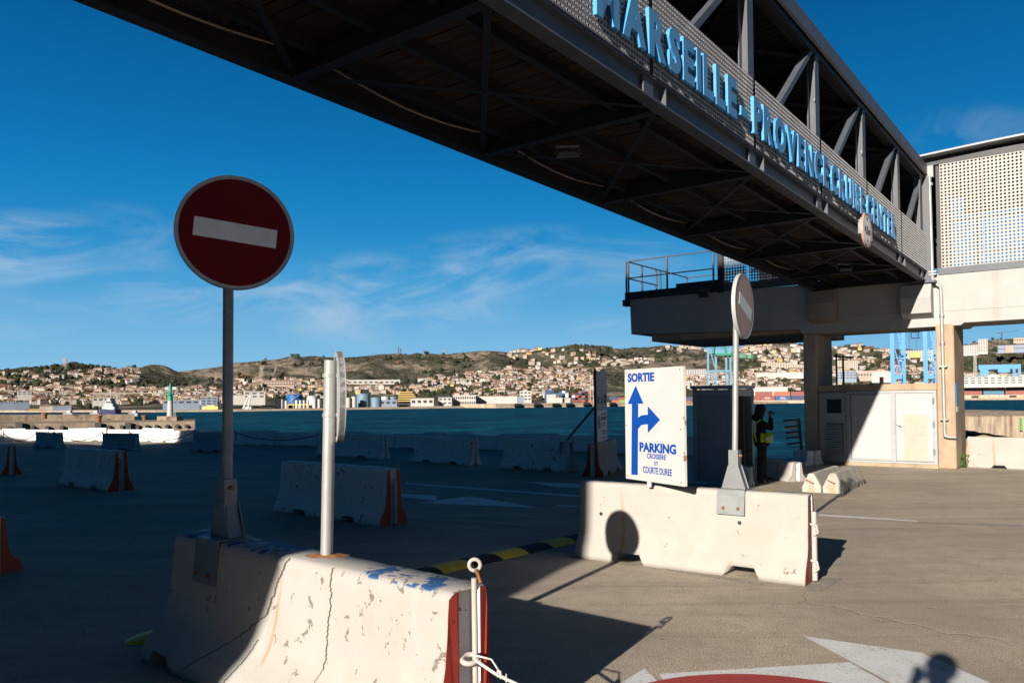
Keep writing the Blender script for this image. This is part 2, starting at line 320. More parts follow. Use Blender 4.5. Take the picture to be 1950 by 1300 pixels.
def m_stained(name, a, b, dark, k=.5, sc=2.4):
    t = NT(name); v = t.coord(); n = t.noise(1.6, 5, .6, 0, v); col = t.mix(t.mr(n, .35, .65), a, b)
    st = t.noise(1, 5, .65, .3, t.coord((sc, sc, .22))); pm = t.noise(.7, 4, .6, 0, v); col = t.mix(t.math('MULTIPLY', t.math('MULTIPLY', t.mr(st, .54, .68), t.mr(pm, .42, .62)), k), col, dark)
    pit = t.math('MULTIPLY', t.mr(t.voro(5.5, v), .05, .03), t.mr(t.noise(1.1, 2, .5, 0, v), .5, .56)); col = t.mix(pit, col, dark); t.bump(t.noise(30, 4, .6, 0, v), .2, .004); return t.fin(col, .8, 0, .3)
M['render'] = m_stained('stained_white_render', (.335, .335, .322), (.31, .308, .295), (.19, .165, .13), .4); M['conc_tan'] = m_stained('stained_ochre_concrete', (.36, .275, .185), (.27, .20, .135), (.13, .095, .065), .7, 3.5)
M['white'] = m_stained('scuffed_white_enamel', (.34, .345, .345), (.32, .325, .325), (.20, .19, .17), .25, 3)
M['render_pier'] = simple('grey_cast_concrete', (.42, .33, .24), (.26, .205, .15), 1.6, .85, bump=.3, stretch=(1, 1, .35))
M['galv'] = m_galv(); M['galv_dk'] = m_galv('dull_galvanised_steel', (.22, .23, .24), (.13, .14, .15)); M['galv_lt'] = m_galv('pale_galvanised_steel', (.33, .335, .32), (.26, .265, .255))
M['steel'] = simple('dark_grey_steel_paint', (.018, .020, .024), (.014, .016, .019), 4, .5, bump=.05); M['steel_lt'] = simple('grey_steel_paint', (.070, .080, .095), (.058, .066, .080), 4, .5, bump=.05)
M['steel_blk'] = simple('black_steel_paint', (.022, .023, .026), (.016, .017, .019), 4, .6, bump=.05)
M['perf'] = simple('perforated_panel_metal', (.27, .27, .275), (.23, .23, .235), 3, .55, .1, bump=.05); M['perf_lt'] = simple('pale_perforated_metal', (.30, .288, .27), (.27, .26, .245), 2, .55, .1, bump=.04)
M['letter'] = simple('letter_face_blue', (.085, .25, .47), (.075, .225, .43), 6, .5, bump=.05); M['letter_side'] = simple('letter_edge_blue', (.06, .30, .62), (.05, .26, .55), 6, .5, bump=.05)
M['white'] = simple('white_enamel', (.34, .345, .345), (.315, .32, .32), 2.5, .45, bump=.03); M['white_trim'] = simple('grey_white_trim', (.29, .305, .32), (.25, .265, .28), 5, .5, bump=.03)
M['cream'] = simple('cream_vent', (.36, .325, .265), (.33, .295, .24), 7, .6); M['signwhite'] = simple('reflective_white', (.62, .63, .62), (.56, .57, .57), 10, .4, bump=.02)
M['signred'] = simple('no_entry_red', (.13, .003, .006), (.10, .003, .005), 4, .55, bump=.02, spec=.15); M['signrim'] = simple('sign_rim_aluminium', (.42, .43, .44), (.34, .35, .36), 10, .45, .3, bump=.03)
M['sign_pink'] = simple('faded_red_rim', (.42, .27, .22), (.36, .22, .18), 6, .5, bump=.02); M['boardwhite'] = simple('white_board_vinyl', (.44, .437, .425), (.415, .412, .40), 2, .4, bump=.02); M['boardblue'] = simple('blue_vinyl', (.003, .048, .27), (.003, .042, .24), 6, .4, bump=.0)
M['boardedge'] = m_rusty('rusty_board_edge', (.55, .52, .47), (.28, .13, .06), .56, .7)
M['rust'] = simple('rust', (.26, .11, .04), (.12, .05, .025), 18, .85, bump=.5); M['black'] = simple('black_rubber', (.018, .018, .02), (.012, .012, .013), 20, .7, bump=.3)
M['yellow'] = simple('yellow_rubber', (.80, .58, .02), (.60, .44, .02), 9, .55, bump=.2); M['whitemetal'] = m_rusty('white_painted_steel', (.40, .38, .345), (.30, .14, .06), .66, .5)
M['booth'] = simple('booth_panel_blue_grey', (.20, .225, .25), (.18, .205, .228), 3, .5, bump=.03); M['booth_frame'] = simple('booth_frame_grey', (.24, .27, .30), (.21, .235, .265), 3, .5, bump=.03)
M['booth_in'] = simple('booth_inside', (.10, .085, .075), (.08, .07, .06), 3, .8)
M['wood'] = simple('stained_deck_boards', (.038, .026, .016), (.008, .007, .006), 3.0, .85, bump=.4, stretch=(.35, 1, 1)); M['glassdk'] = simple('dark_glass', (.02, .025, .03), (.015, .02, .025), 2, .12, bump=0, spec=.8)
M['louvre'] = simple('grey_louvre', (.33, .33, .32), (.27, .27, .26), 5, .5, bump=.03); M['orange_lamp'] = simple('amber_plastic', (.45, .13, .02), (.38, .10, .02), 10, .3, bump=0)
M['cloth'] = simple('black_cloth', (.030, .030, .034), (.018, .018, .021), 30, .9, bump=.5, spec=.1); M['skin'] = simple('skin', (.38, .22, .15), (.33, .19, .13), 12, .6); M['hair'] = simple('dark_hair', (.012, .010, .009), None, 50, .7, bump=.6)
M['hivis'] = simple('hi_vis_yellow', (.42, .62, .02), (.34, .52, .02), 14, .6); M['reflect'] = simple('reflective_tape', (.6, .6, .6), None, 30, .4)
M['sand'] = simple('sand', (.46, .34, .20), (.34, .25, .15), 6, .95, bump=.6); M['leaf'] = simple('weed_leaves', (.06, .14, .02), (.03, .075, .012), 25, .7)
M['green_lt'] = simple('green_beacon_paint', (.0, .26, .16), (.0, .22, .13), 3, .5); M['bluecrane'] = simple('blue_crane_paint', (.03, .21, .50), (.025, .18, .44), .3, .5, bump=0); M['palecrane'] = simple('pale_blue_crane_paint', (.13, .28, .37), (.115, .25, .33), .3, .5, bump=0)
M['greencrane'] = simple('green_crane_paint', (.03, .25, .16), (.03, .2, .13), .3, .5, bump=0); M['tankblue'] = simple('blue_tank_paint', (.01, .10, .32), (.008, .085, .28), .1, .5, bump=0)
M['tankgrey'] = simple('grey_blue_tank_paint', (.13, .21, .27), (.11, .18, .23), .1, .5, bump=0); M['silo'] = simple('silo_metal', (.48, .47, .45), (.38, .37, .36), .2, .5, .1, bump=0)
M['wallw'] = simple('white_building_wall', (.40, .392, .37), (.35, .34, .32), .05, .8, bump=0); M['wallc'] = simple('cream_building_wall', (.38, .335, .275), (.32, .28, .23), .05, .8, bump=0)
M['wallp'] = simple('pink_building_wall', (.35, .28, .235), (.30, .24, .20), .05, .8, bump=0); M['wally'] = simple('yellow_building_wall', (.62, .42, .13), (.56, .38, .12), .05, .8, bump=0)
M['wallg'] = simple('grey_building_wall', (.36, .35, .34), (.30, .29, .28), .05, .8, bump=0); M['roof1'] = simple('terracotta_roof', (.20, .10, .065), (.15, .08, .052), .3, .85, bump=0); M['roof2'] = simple('pale_tile_roof', (.22, .15, .11), (.17, .12, .085), .3, .85, bump=0)
M['roofg'] = simple('grey_shed_roof', (.26, .24, .20), (.2, .19, .16), .2, .8, bump=0); M['win'] = simple('far_window', (.05, .055, .065), None, 1, .2, bump=0); M['shedblue'] = simple('blue_grey_shed', (.17, .22, .29), (.15, .19, .26), .2, .6, bump=0)
M['crate_r'] = simple('container_rust_red', (.20, .055, .04), (.15, .042, .032), .3, .6, bump=0); M['crate_o'] = simple('container_orange', (.33, .09, .04), (.26, .075, .035), .3, .6, bump=0)
M['crate_b'] = simple('container_blue', (.025, .06, .16), (.02, .05, .13), .3, .6, bump=0); M['crate_n'] = simple('container_navy', (.015, .03, .10), (.013, .026, .08), .3, .6, bump=0); M['crate_t'] = simple('container_teal', (.035, .13, .21), (.03, .11, .18), .3, .6, bump=0)
M['crate_g'] = simple('container_green', (.12, .32, .08), (.10, .27, .07), .3, .6, bump=0); M['crate_w'] = simple('container_white', (.6, .6, .58), (.5, .5, .48), .3, .6, bump=0)
M['rockquay'] = simple('pale_quay_stone', (.46, .36, .26), (.28, .21, .15), .22, .95, bump=.5); M['tree_d'] = m_foliage('pine_foliage', (.016, .024, .013), (.038, .046, .026)); M['tree_m'] = m_foliage('olive_foliage', (.032, .038, .020), (.065, .066, .036)); M['tree_b'] = m_foliage('bare_brown_foliage', (.09, .06, .035), (.14, .09, .05))
M['trunk'] = simple('bark', (.10, .07, .05)); M['bldg'] = simple('terminal_cladding', (.45, .44, .42), (.38, .37, .35), 1, .7, bump=.05)

# ------------------------------------------------------------------ ground, markings, water
def sheet(poly, z, name, mat, kind='structure', **k):
    m = MB(); m.add([(p[0], p[1], z) for p in poly], [tuple(range(len(poly)))]); o = m.build(name, mat, world=False); return tag(o, kind=kind, **k)
QS = 24.6        # quay edge, measured along B_
quay = [SN(-90, -140), SN(-90, 60), SN(24.45, 60), SN(24.45, -15), SN(22.1, -25), SN(21.2, -31), SN(20.9, -34.5), SN(19.6, -41), SN(16.5, -45), SN(10, -52), SN(-5, -70)]
mb = MB(); n = len(quay)
a = [Vector((p.x, p.y, 0)) for p in quay]; mb.add(a, [tuple(range(n))] if True else []); mb.add(a + [p - Z_*4.6 for p in a], [(i, n+i, n+(i+1) % n, (i+1) % n) for i in range(n)], mi=1)
tag(mb.build('quay_ground', [M['asphalt'], M['conc_dk']]), kind='structure')
R = 3400
mb = MB(); mb.add([(-R, -900, -4), (R, -900, -4), (R, R, -4), (-R, R, -4)], [(0, 1, 2, 3)]); tag(mb.build('sea', M['water']), kind='structure')
def mark(pts, name, mat, z=.004):
    m = MB(); a = [G(x, y) + Z_*z for x, y in pts]; c = sum(a, Vector())/len(a); m.add(a, [tuple(range(len(a)))]); o = m.build(name, mat); 
    nrm = (a[1]-a[0]).cross(a[2]-a[0])
    if nrm.z < 0: o.data.flip_normals()
    return tag(o, kind='structure')
mark([(1530, 1211), (1755, 1243), (1890, 1302), (2300, 1420), (1700, 1302)], 'road_marking', M['white_line'])
mark([(1255, 1283), (1618, 1261), (1690, 1302), (1900, 1400), (1310, 1400), (1268, 1302)], 'road_marking', M['white_line'])
mark([(1228, 1272), (1258, 1302), (1300, 1400), (1100, 1400), (1180, 1302)], 'road_marking', M['white_line'])
ctr = G(1500, 1440); 
mb = MB(); c0 = G(1495, 1420); r0 = (G(1495, 1289)-c0).length; mb.add([c0 + Vector((math.cos(t_*math.pi/24)*r0, math.sin(t_*math.pi/24)*r0*1.0, .008)) for t_ in range(48)], [tuple(range(48))]); tag(mb.build('road_marking', M['red_line']), kind='structure')
mark([(773, 919), (1130, 945), (1130, 948), (773, 921.5)], 'road_marking', M['blue_line'])
mark([(755, 940), (830, 943), (832, 952), (880, 946), (900, 945), (1030, 967), (800, 957), (833, 954), (753, 944)], 'road_marking', M['blue_line'])
mark([(1000, 917), (1106, 921), (1108, 929), (1060, 927)], 'road_marking', M['blue_line'])
mark([(1060, 961), (1100, 963), (1100, 965), (1060, 964)], 'road_marking', M['blue_line'])
mark([(768, 986), (1050, 1006), (1050, 1007), (768, 989)], 'road_marking', M['faint_line'])
mark([(300, 994), (345, 986), (420, 982), (430, 986), (350, 990)], 'road_marking', M['faint_line'])
mark([(1560, 979), (1746, 991), (1750, 993), (1560, 982)], 'road_marking', M['white_line'])
mark([(1745, 993), (1950, 999), (1950, 1003), (1745, 996)], 'road_marking', M['faint_line'])
mark([(1528, 1123), (1560, 1101), (1606, 1101), (1562, 1126)], 'road_marking', M['faint_line'])
mark([(1240, 1077), (1300, 1084), (1455, 1110), (1450, 1114), (1300, 1091)], 'road_marking', M['faint_line'])
mark([(0, 1112), (60, 1096), (75, 1085), (60, 1085), (0, 1104)], 'road_marking', M['faint_line'])
# ------------------------------------------------------------------ terminal building that throws the big shadow (behind the camera)
Mt = Matrix(((N_.x, B_.x, 0, 0), (N_.y, B_.y, 0, 0), (0, 0, 1, 0), (0, 0, 0, 1)))   # (n, s, z)
tb = empty('terminal_building', Matrix.Translation(SN(-12, -20)), 'large grey clad terminal building behind the walkway bridge', 'building')
def clad(x0, x1, s0, s1, z1):
    m = MB(); m.box((x0, s0, 0), (x1, s1, z1), Mt); m.build('wall', M['bldg'], tb, True)
    m = MB(); m.box((x0-.05, s0-.3, z1+.002), (x1+.05, s1+.3, z1+.35), Mt); m.build('roof', M['steel_lt'], tb, True)
    for k in range(int((x1-x0)/6)):
        w = MB(); w.box((x0+1.5+k*6, s1, 3), (x0+5+k*6, s1+.06, 5.2), Mt); fr = w.build('window', M['glassdk'], tb, True)
clad(-28.6, -2.95, -30, -11.6, 17.2); clad(-64, -28.95, -30, -11.6, 9.3)
m = MB(); m.prism([(-2.66, -11.55, 4.7), (-2.80, -11.55, 5.2), (-2.80, -11.55, 9.2), (-7.2, -11.55, 9.2), (-7.2, -11.55, 3.0), (-4.2, -11.55, 3.0)], (0, 3.5, 0), Mt); m.build('shadow_caster_bay', M['bldg'], tb, True)  # unseen bay added, its outline cut to throw the slanted shadow edge
# ------------------------------------------------------------------ pier building at the end of the bridge
pier = empty('pier_walkway_building', Mt @ Matrix.Translation((-6, 23, 0)), 'raised white concrete walkway building on tan columns beyond the sign bridge', 'building')
def P(name, mb, mat, parent=None, **k): return mb.build(name, mat, parent, True, **k)
S0 = 22.94
mb = MB()
poly = [(-12.76, 3.97), (-7.35, 3.80), (-7.25, 3.66), (-3.30, 3.66), (-3.22, 3.72), (2.5, 3.72), (2.5, 4.95), (-12.80, 5.12)]
mb.prism([(x, S0, z) for x, z in poly], (0, 1.55, 0), Mt); P('beam', mb, M['render'], pier)
mb = MB(); mb.box((-12.2, S0+.35, 3.72), (-7.3, S0+4.4, 4.6), Mt); mb.box((-12.6, S0+1.56, 4.3), (2.4, S0+4.6, 5.0), Mt); P('slab', mb, M['render_pier'], pier)
mb = MB(); mb.box((-6.5, S0-.003, 4.085), (-4.7, S0+.01, 4.095), Mt); mb.box((-3.85, S0-.003, 4.03), (2.5, S0+.01, 4.04), Mt); P('joint_line', mb, M['conc_dk'], pier)
for x0, x1 in ((-7.25, -6.88), (-3.88, -3.46)):
    mb = MB(); mb.bbox((x0, S0-.005, 0), (x1, S0+1.5, 3.662 if x0 < -5 else 3.722), Mt, c=.025); P('column', mb, M['conc_tan'] if x0 > -5 else M['render_pier'], pier)
for x0, x1, z0, z1, m_ in ((-6.98, -6.25, 3.92, 4.80, 'conc_dk'), (-4.62, -3.90, 3.88, 4.74, 'render')):
    mb = MB(); mb.prism([(x0, S0, z0), (x0, S0-.34, z0+.12), (x0, S0-.40, z1-.35), (x0, S0-.30, z1), (x0, S0, z1)], (x1-x0, 0, 0), Mt); P('corbel', mb, M[m_], pier)
mb = MB(); mb.box((-3.78, S0-.03, 4.98), (2.5, S0+.08, 5.15), Mt); P('sill', mb, M['steel_lt'], pier); mb = MB(); mb.box((-9.75, S0-.03, 5.08), (-6.9, S0+.08, 5.3), Mt); P('sill', mb, M['steel_lt'], pier)
# perforated metal skins
def perf(m, O, e1, e2, nx, ny, p, r, lip, Mx, skip=None):
    pts8 = [(math.cos(math.pi/8+k*math.pi/4), math.sin(math.pi/8+k*math.pi/4)) for k in range(8)]
    sq = [(1, .41), (.41, 1), (-.41, 1), (-1, .41), (-1, -.41), (-.41, -1), (.41, -1), (1, -.41)]
    e1, e2, O = Vector(e1), Vector(e2), Vector(O); nn = e1.cross(e2)
    for i in range(nx):
        for j in range(ny):
            c = O + e1*((i+.5)*p) + e2*((j+.5)*p); h = p/2
            if skip and skip(i, j): continue
            out = [c + e1*(a*h) + e2*(b*h) for a, b in sq]; inn = [c + e1*(a*r) + e2*(b*r) for a, b in pts8]
            cor = [c+e1*h+e2*h, c-e1*h+e2*h, c-e1*h-e2*h, c+e1*h-e2*h]
            bk = [q - nn*lip for q in inn]
            fs = [(k, (k+1) % 8, 8+(k+1) % 8, 8+k) for k in range(8)] + [(0, 20, 1), (2, 21, 3), (4, 22, 5), (6, 23, 7)] + [(8+k, 8+(k+1) % 8, 24+(k+1) % 8, 24+k) for k in range(8)]
            m.add(out + inn + [Vector((0, 0, 0))]*4 + cor + bk, fs, Mx)
pp = .0865
for x0, nx in ((-3.70, 11), (-2.742, 11), (-1.784, 11), (-.826, 11)):
    mb = MB(); perf(mb, (x0, S0-.02, 5.152), (1, 0, 0), (0, 0, 1), nx, 31, pp, .027, .004, Mt); P('perforated_panel', mb, M['perf_lt'], pier)
for x0, nx in ((-9.55, 8), (-8.78, 20)):
    mb = MB(); perf(mb, (x0, S0-.02, 5.31), (1, 0, 0), (0, 0, 1), nx, 27, pp, .031, .008, Mt); P('perforated_panel', mb, M['perf'], pier)
mb = MB()
for a_, b_ in (((-4.06, S0-.02, 7.84), (2.5, S0+.12, 8.0)), ((-9.75, S0-.05, 5.05), (-9.58, S0+.1, 7.9)), ((-3.80, S0+.05, 5.1), (-3.72, S0+.2, 7.85))): mb = MB(); mb.box(a_, b_, Mt); P('frame_bar', mb, M['steel'], pier)
mb = MB()
for z in (5.5, 6.0, 6.42): mb.box((-3.7, S0+.5, z), (2.5, S0+.53, z+.035), Mt)
for k in range(5): mb.box((-3.5+k*1.4, S0+4.3, 5.0), (-3.42+k*1.4, S0+4.4, 7.9), Mt)
P('frame', mb, M['steel'], pier)
mb = MB(); mb.box((-3.74, S0+4.2, 7.3), (2.5, S0+4.35, 8.0), Mt); mb.box((-3.74, S0+.2, 5.0), (-3.5, S0+.24, 8.0), Mt); mb.box((-9.6, S0+3, 5.6), (-4.1, S0+3.1, 8.0), Mt); mb.box((-9.7, S0+.1, 7.84), (2.5, S0+4.2, 7.9), Mt); P('inner_wall', mb, M['steel_blk'], pier)
mb = MB(); rr = []
for k in range(13):
    x = -4.1 + k*.6; z = 8.03 + .10*math.sin((x+4.1)/6.6*math.pi)
    rr.append([(x, S0-.35, z), (x, S0-.35, z+.045), (x, S0+4.8, z+.14), (x, S0+4.8, z+.09)])
mb.loft(rr, Mt); mb.box((-9.8, S0-.1, 7.92), (-4.12, S0+4.8, 8.0), Mt); P('roof', mb, M['white_trim'], pier)
mb = MB(); mb.box((-4.07, S0-.12, 7.52), (-3.83, S0+.03, 7.82), Mt); P('gutter_hopper', mb, M['render'], pier)
mb = MB(); mb.box((-4.10, S0+.13, 4.9), (-3.97, S0+.35, 7.84), Mt); P('upper_post', mb, M['conc_tan'], pier)
mb = MB(); y = S0-.10
mb.tube([(-3.92, y, 7.6), (-3.90, y, 4.92), (-3.89, y, 4.80), (-3.72, y, 4.66), (-3.71, y, 4.5), (-3.70, y, .93), (-3.69, y, .84), (-3.60, y, .82), (-3.44, y, .82)], .043, 10, Mt)
for z in (5.05, 4.98, 2.6, 1.25): mb.box((-3.79-(.19 if z > 4.7 else 0), y-.06, z), (-3.61-(.19 if z > 4.7 else 0), y+.08, z+.03), Mt)
for z in (7.3, 3.9, 3.2): mb.tube([(-3.9 if z > 4.7 else -3.705, y, z), (-3.9 if z > 4.7 else -3.705, y, z+.07)], .060, 10, Mt)
P('drain_pipe', mb, M['galv_lt'], pier)
# small plates on the right column
mb = MB(); mb.box((-3.458, S0+.12, 1.62), (-3.452, S0+.42, 2.18), Mt); P('notice_plate', mb, M['letter_side'], pier); mb = MB(); mb.box((-3.458, S0+.12, 1.45), (-3.452, S0+.42, 1.6), Mt); P('notice_plate', mb, M['signwhite'], pier)
# platform railing
mb = MB(); rz = 6.36
mb.box((-12.95, S0-.06, 5.10), (-9.75, S0+.02, 5.34), Mt); mb.box((-12.95, S0-.06, 4.95), (-12.83, S0+4.6, 5.34), Mt); mb.box((-13.02, S0-.1, 4.9), (-12.8, S0+.2, 5.1), Mt); mb.box((-11.2, S0+.1, 5.2), (-9.7, S0+4.5, 5.48), Mt)
P('kick_plate', mb, M['steel'], pier)
mb = MB(); rr_ = .022
for (a, b) in (((-12.88, S0, rz), (-9.62, S0, rz)), ((-12.88, S0, rz-.55), (-9.9, S0, rz-.55)), ((-12.88, S0, rz), (-12.88, S0+4.6, rz)), ((-12.88, S0, rz-.55), (-12.88, S0+2.1, rz-.55)), ((-12.88, S0+4.5, rz), (-9.9, S0+4.5, rz)), ((-9.9, S0+4.5, rz-.55), (-12.88, S0+4.5, rz-.55))): mb.tube([a, b], rr_, 6, Mt)
for a in ((-12.92, S0), (-12.84, S0), (-11.45, S0), (-9.9, S0), (-12.88, S0+1.0), (-12.88, S0+2.05), (-12.88, S0+2.35), (-12.88, S0+4.5), (-11.4, S0+4.5)): mb.beam((a[0], a[1], 5.1), (a[0], a[1], rz), .045, .045, Mt, up=(0, 1, 0))
P('railing', mb, M['steel_lt'], pier)
# plant room with doors between the columns
room = empty('plant_room', Mt @ Matrix.Translation((-5.4, 23, 0)), 'tan concrete plant room with white double doors between the two columns', 'plant room')
mb = MB(); mb.bbox((-6.879, S0+.06, 0), (-3.881, S0+1.4, 2.20), Mt, c=.02); mb.box((-6.879, S0-.0, 0), (-3.881, S0+.059, .095), Mt); mb.box((-6.879, S0+.0, 2.03), (-3.881, S0+.059, 2.19), Mt); P('wall', mb, M['conc_tan'], room)
mb = MB(); y0, y1 = S0+.0, S0+.055
mb.box((-6.10, y0-.02, .10), (-6.0, y1, 2.02), Mt); mb.box((-6.0, y0-.02, 1.95), (-3.89, y1, 2.02), Mt); mb.box((-3.96, y0-.02, .10), (-3.885, y1, 1.949), Mt); mb.box((-6.0, y0-.02, .10), (-3.96, y1, .15), Mt)
mb.box((-6.84, y0-.01, .10), (-6.74, y1, 1.98), Mt); mb.box((-6.74, y0-.01, 1.91), (-6.101, y1, 1.98), Mt); mb.box((-6.739, y0-.01, .10), (-6.101, y1, .2), Mt)
P('door_frame', mb, M['white_trim'], room)
for x0, x1 in ((-5.995, -4.96), (-4.87, -3.965)):
    mb = MB(); mb.bbox((x0, y0-.005, .155), (x1, y1, 1.945), Mt, c=.01); mb.bbox((x0+.02, y0-.022, .19), (x1-.02, y0-.006, 1.90), Mt, c=.006); P('door', mb, M['white'], room)
mb = MB(); mb.box((-4.958, y0-.015, .152), (-4.872, y1, 1.948), Mt); P('mullion', mb, M['white_trim'], room)
mb = MB()
for z in (.34, 1.05, 1.66): mb.tube([(-3.955, y0-.035, z), (-3.955, y0-.035, z+.17)], .018, 6, Mt); mb.box((-3.99, y0-.03, z+.04), (-3.93, y0-.02, z+.13), Mt)
P('hinge', mb, M['galv_dk'], room)
mb = MB(); mb.beam((-4.80, y0-.05, 1.10), (-4.72, y0-.05, 1.06), .02, .02, Mt); mb.tube([(-4.84, y0-.04, 1.11), (-4.84, y0-.02, 1.11)], .012, 6, Mt); P('handle', mb, M['steel_blk'], room)
mb = MB(); mb.box((-4.68, y0-.03, .18), (-4.10, y0-.023, 1.38), Mt)
for k in range(21): mb.box((-4.66+k*.026, y0-.038, .22), (-4.647+k*.026, y0-.031, .76), Mt); mb.box((-4.66+k*.026, y0-.038, .82), (-4.647+k*.026, y0-.031, 1.34), Mt)
P('vent', mb, M['cream'], room)
mb = MB(); mb.box((-6.738, y0+.02, .201), (-6.102, y1+.003, 1.909), Mt); P('vent_panel', mb, M['white_trim'], room)
mb = MB(); mb.box((-6.62, y0+.0, 1.42), (-6.24, y0+.018, 1.80), Mt); P('grille', mb, M['glassdk'], room)
mb = MB()
for k in range(9): mb.box((-6.60+k*.042, y0-.012, 1.44), (-6.59+k*.042, y0-.002, 1.78), Mt)
P('grille_bars', mb, M['steel'], room)
mb = MB(); mb.box((-6.64, y0+.012, .26), (-6.20, y0+.018, 1.14), Mt); P('louvre_back', mb, M['steel_blk'], room)
mb = MB()
for k in range(12): z = .27+k*.072; mb.prism([(-6.63, y0-.02, z), (-6.63, y0-.02, z+.012), (-6.63, y0+.008, z+.055), (-6.63, y0+.008, z+.043)], (.42, 0, 0), Mt)
P('louvre', mb, M['louvre'], room)
mb = MB(); c = Vector((-5.22, S0+.12, 2.2)); mb.tube([Mt@c, Mt@(c+Z_*.07)], .055, 10); P('base', mb, M['white_trim'], None, props=None)
bo = bpy.data.objects['base']; bo.name = 'beacon_lamp'; tag(bo, 'small amber beacon lamp on top of the plant room', 'beacon')
FR['beacon_lamp'] = Matrix.Translation(bo.location)
mb = MB(); mb.tube([Mt@(c+Z_*.072), Mt@(c+Z_*.19)], .05, 10); mb.build('lens', M['orange_lamp'], bo, True)
mb = MB(); mb.tube([(-6.6, S0+1.6, 2.2), (-6.6, S0+1.6, 3.1)], .03, 6, Mt); mb.tube([(-6.75, S0+1.2, 3.05), (-6.2, S0+1.2, 3.0)], .03, 6, Mt); mb.tube([(-6.68, S0+1.2, 2.2), (-6.68, S0+1.2, 3.1)], .025, 6, Mt); P('service_pipe', mb, M['steel_blk'], room)
def flood(name, o, rotz, label, tilt=0.6, s=1.0):
    Mx = Matrix.Translation(o) @ Matrix.Rotation(rotz, 4, 'Z') @ Matrix.Rotation(tilt, 4, 'X') @ Matrix.Scale(s, 4)
    e = empty('floodlight', Mx, label, 'floodlight', None)
    m = MB(); m.loft([[(-.14, -.03, -.10), (.14, -.03, -.10), (.14, -.03, .10), (-.14, -.03, .10)], [(-.19, .05, -.14), (.19, .05, -.14), (.19, .05, .14), (-.19, .05, .14)]]); m.build('housing', M['galv_dk'], e)
    m = MB(); m.box((-.17, .052, -.12), (.17, .058, .12)); m.build('glass', M['glassdk'], e)
    m = MB(); m.beam((-.2, 0, 0), (-.2, -.12, .14), .02, .04); m.beam((.2, 0, 0), (.2, -.12, .14), .02, .04); m.beam((-.2, -.12, .14), (.2, -.12, .14), .04, .02); m.build('bracket', M['galv_dk'], e)
    return e
flood('f', PL(1340, 559, SN(S0-.15, -9), B_), YAWN + math.pi, 'small floodlight on the white beam below the platform railing', -.4, .85)
# ------------------------------------------------------------------ sign bridge
SL = .0194
Mb = Matrix(((N_.x, B_.x, 0, 0), (N_.y, B_.y, 0, 0), (0, -SL, 1, 4.823+SL*22.94), (0, 0, 0, 1)))   # (n, s, z)
NR, NL, SA, SB = -4.02, -6.88, -7.98, 22.90
br = empty('footbridge', Mb @ Matrix.Translation((-5.45, 5.7, 0)), 'covered dark steel footbridge with perforated side panels crossing overhead', 'footbridge')
FR[br.name] = br.matrix_world.copy()
br.matrix_world = Matrix.Translation((Mb @ Vector((-5.45, 5.7, 0)))); FR[br.name] = br.matrix_world.copy()
for nm, x0, sg in (('right', NR, -1), ('left', NL, 1)):
    mb = MB(); a_, b_ = x0, x0+sg*.17
    mb.box((a_, SA, 0), (b_, SB, .022), Mb); mb.box((a_+sg*.075, SA, .022), (a_+sg*.09, SB, .235), Mb); mb.box((a_, SA, .235), (b_, SB, .257), Mb)
    if sg == 1: mb.box((a_+.002, SA, .024), (a_+.012, SB, .233), Mb)
    for k in range(11):
        s_ = 8.1-3.05*6+3.05*k
        if s_ > SA+.2: mb.box((a_+sg*.004, s_-.008, .022), (a_+sg*.074, s_+.008, .235), Mb)
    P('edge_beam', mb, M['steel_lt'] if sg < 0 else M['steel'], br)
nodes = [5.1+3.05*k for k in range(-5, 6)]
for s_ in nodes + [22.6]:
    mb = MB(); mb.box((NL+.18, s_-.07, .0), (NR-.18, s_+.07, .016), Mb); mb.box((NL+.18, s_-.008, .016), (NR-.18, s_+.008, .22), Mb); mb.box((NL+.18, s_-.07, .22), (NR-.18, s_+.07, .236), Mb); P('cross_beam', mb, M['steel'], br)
for k in range(len(nodes)-1):
    a_, b_ = nodes[k]+.08, nodes[k+1]-.08
    mb = MB(); mb.beam((NL+.2, a_, .05), (NR-.2, b_, .05), .07, .01, Mb); mb.beam((NR-.2, a_, .066), (NL+.2, b_, .066), .07, .01, Mb); P('wind_brace', mb, M['steel'], br)
for x in (-6.25, -5.45, -4.65):
    mb = MB(); mb.box((x-.04, SA, .10), (x+.04, SB, .112), Mb); mb.box((x-.006, SA, .112), (x+.006, SB, .237), Mb); P('stringer', mb, M['steel'], br)
mb = MB(); rnd = random.Random(3); s_ = SA; 
while s_ < SB-.15:
    w = .135+rnd.random()*.03; d_ = rnd.random()*.012; mb.box((NL+.19+rnd.random()*.05, s_, .262-d_), (NR-.19, s_+w, .30), Mb); s_ += w+.012+rnd.random()*.012
P('deck_boards', mb, M['wood'], br)
mb = MB(); mb.box((NL+.05, SA, .301), (NR-.05, SB, .33), Mb); P('deck_plate', mb, M['steel'], br)
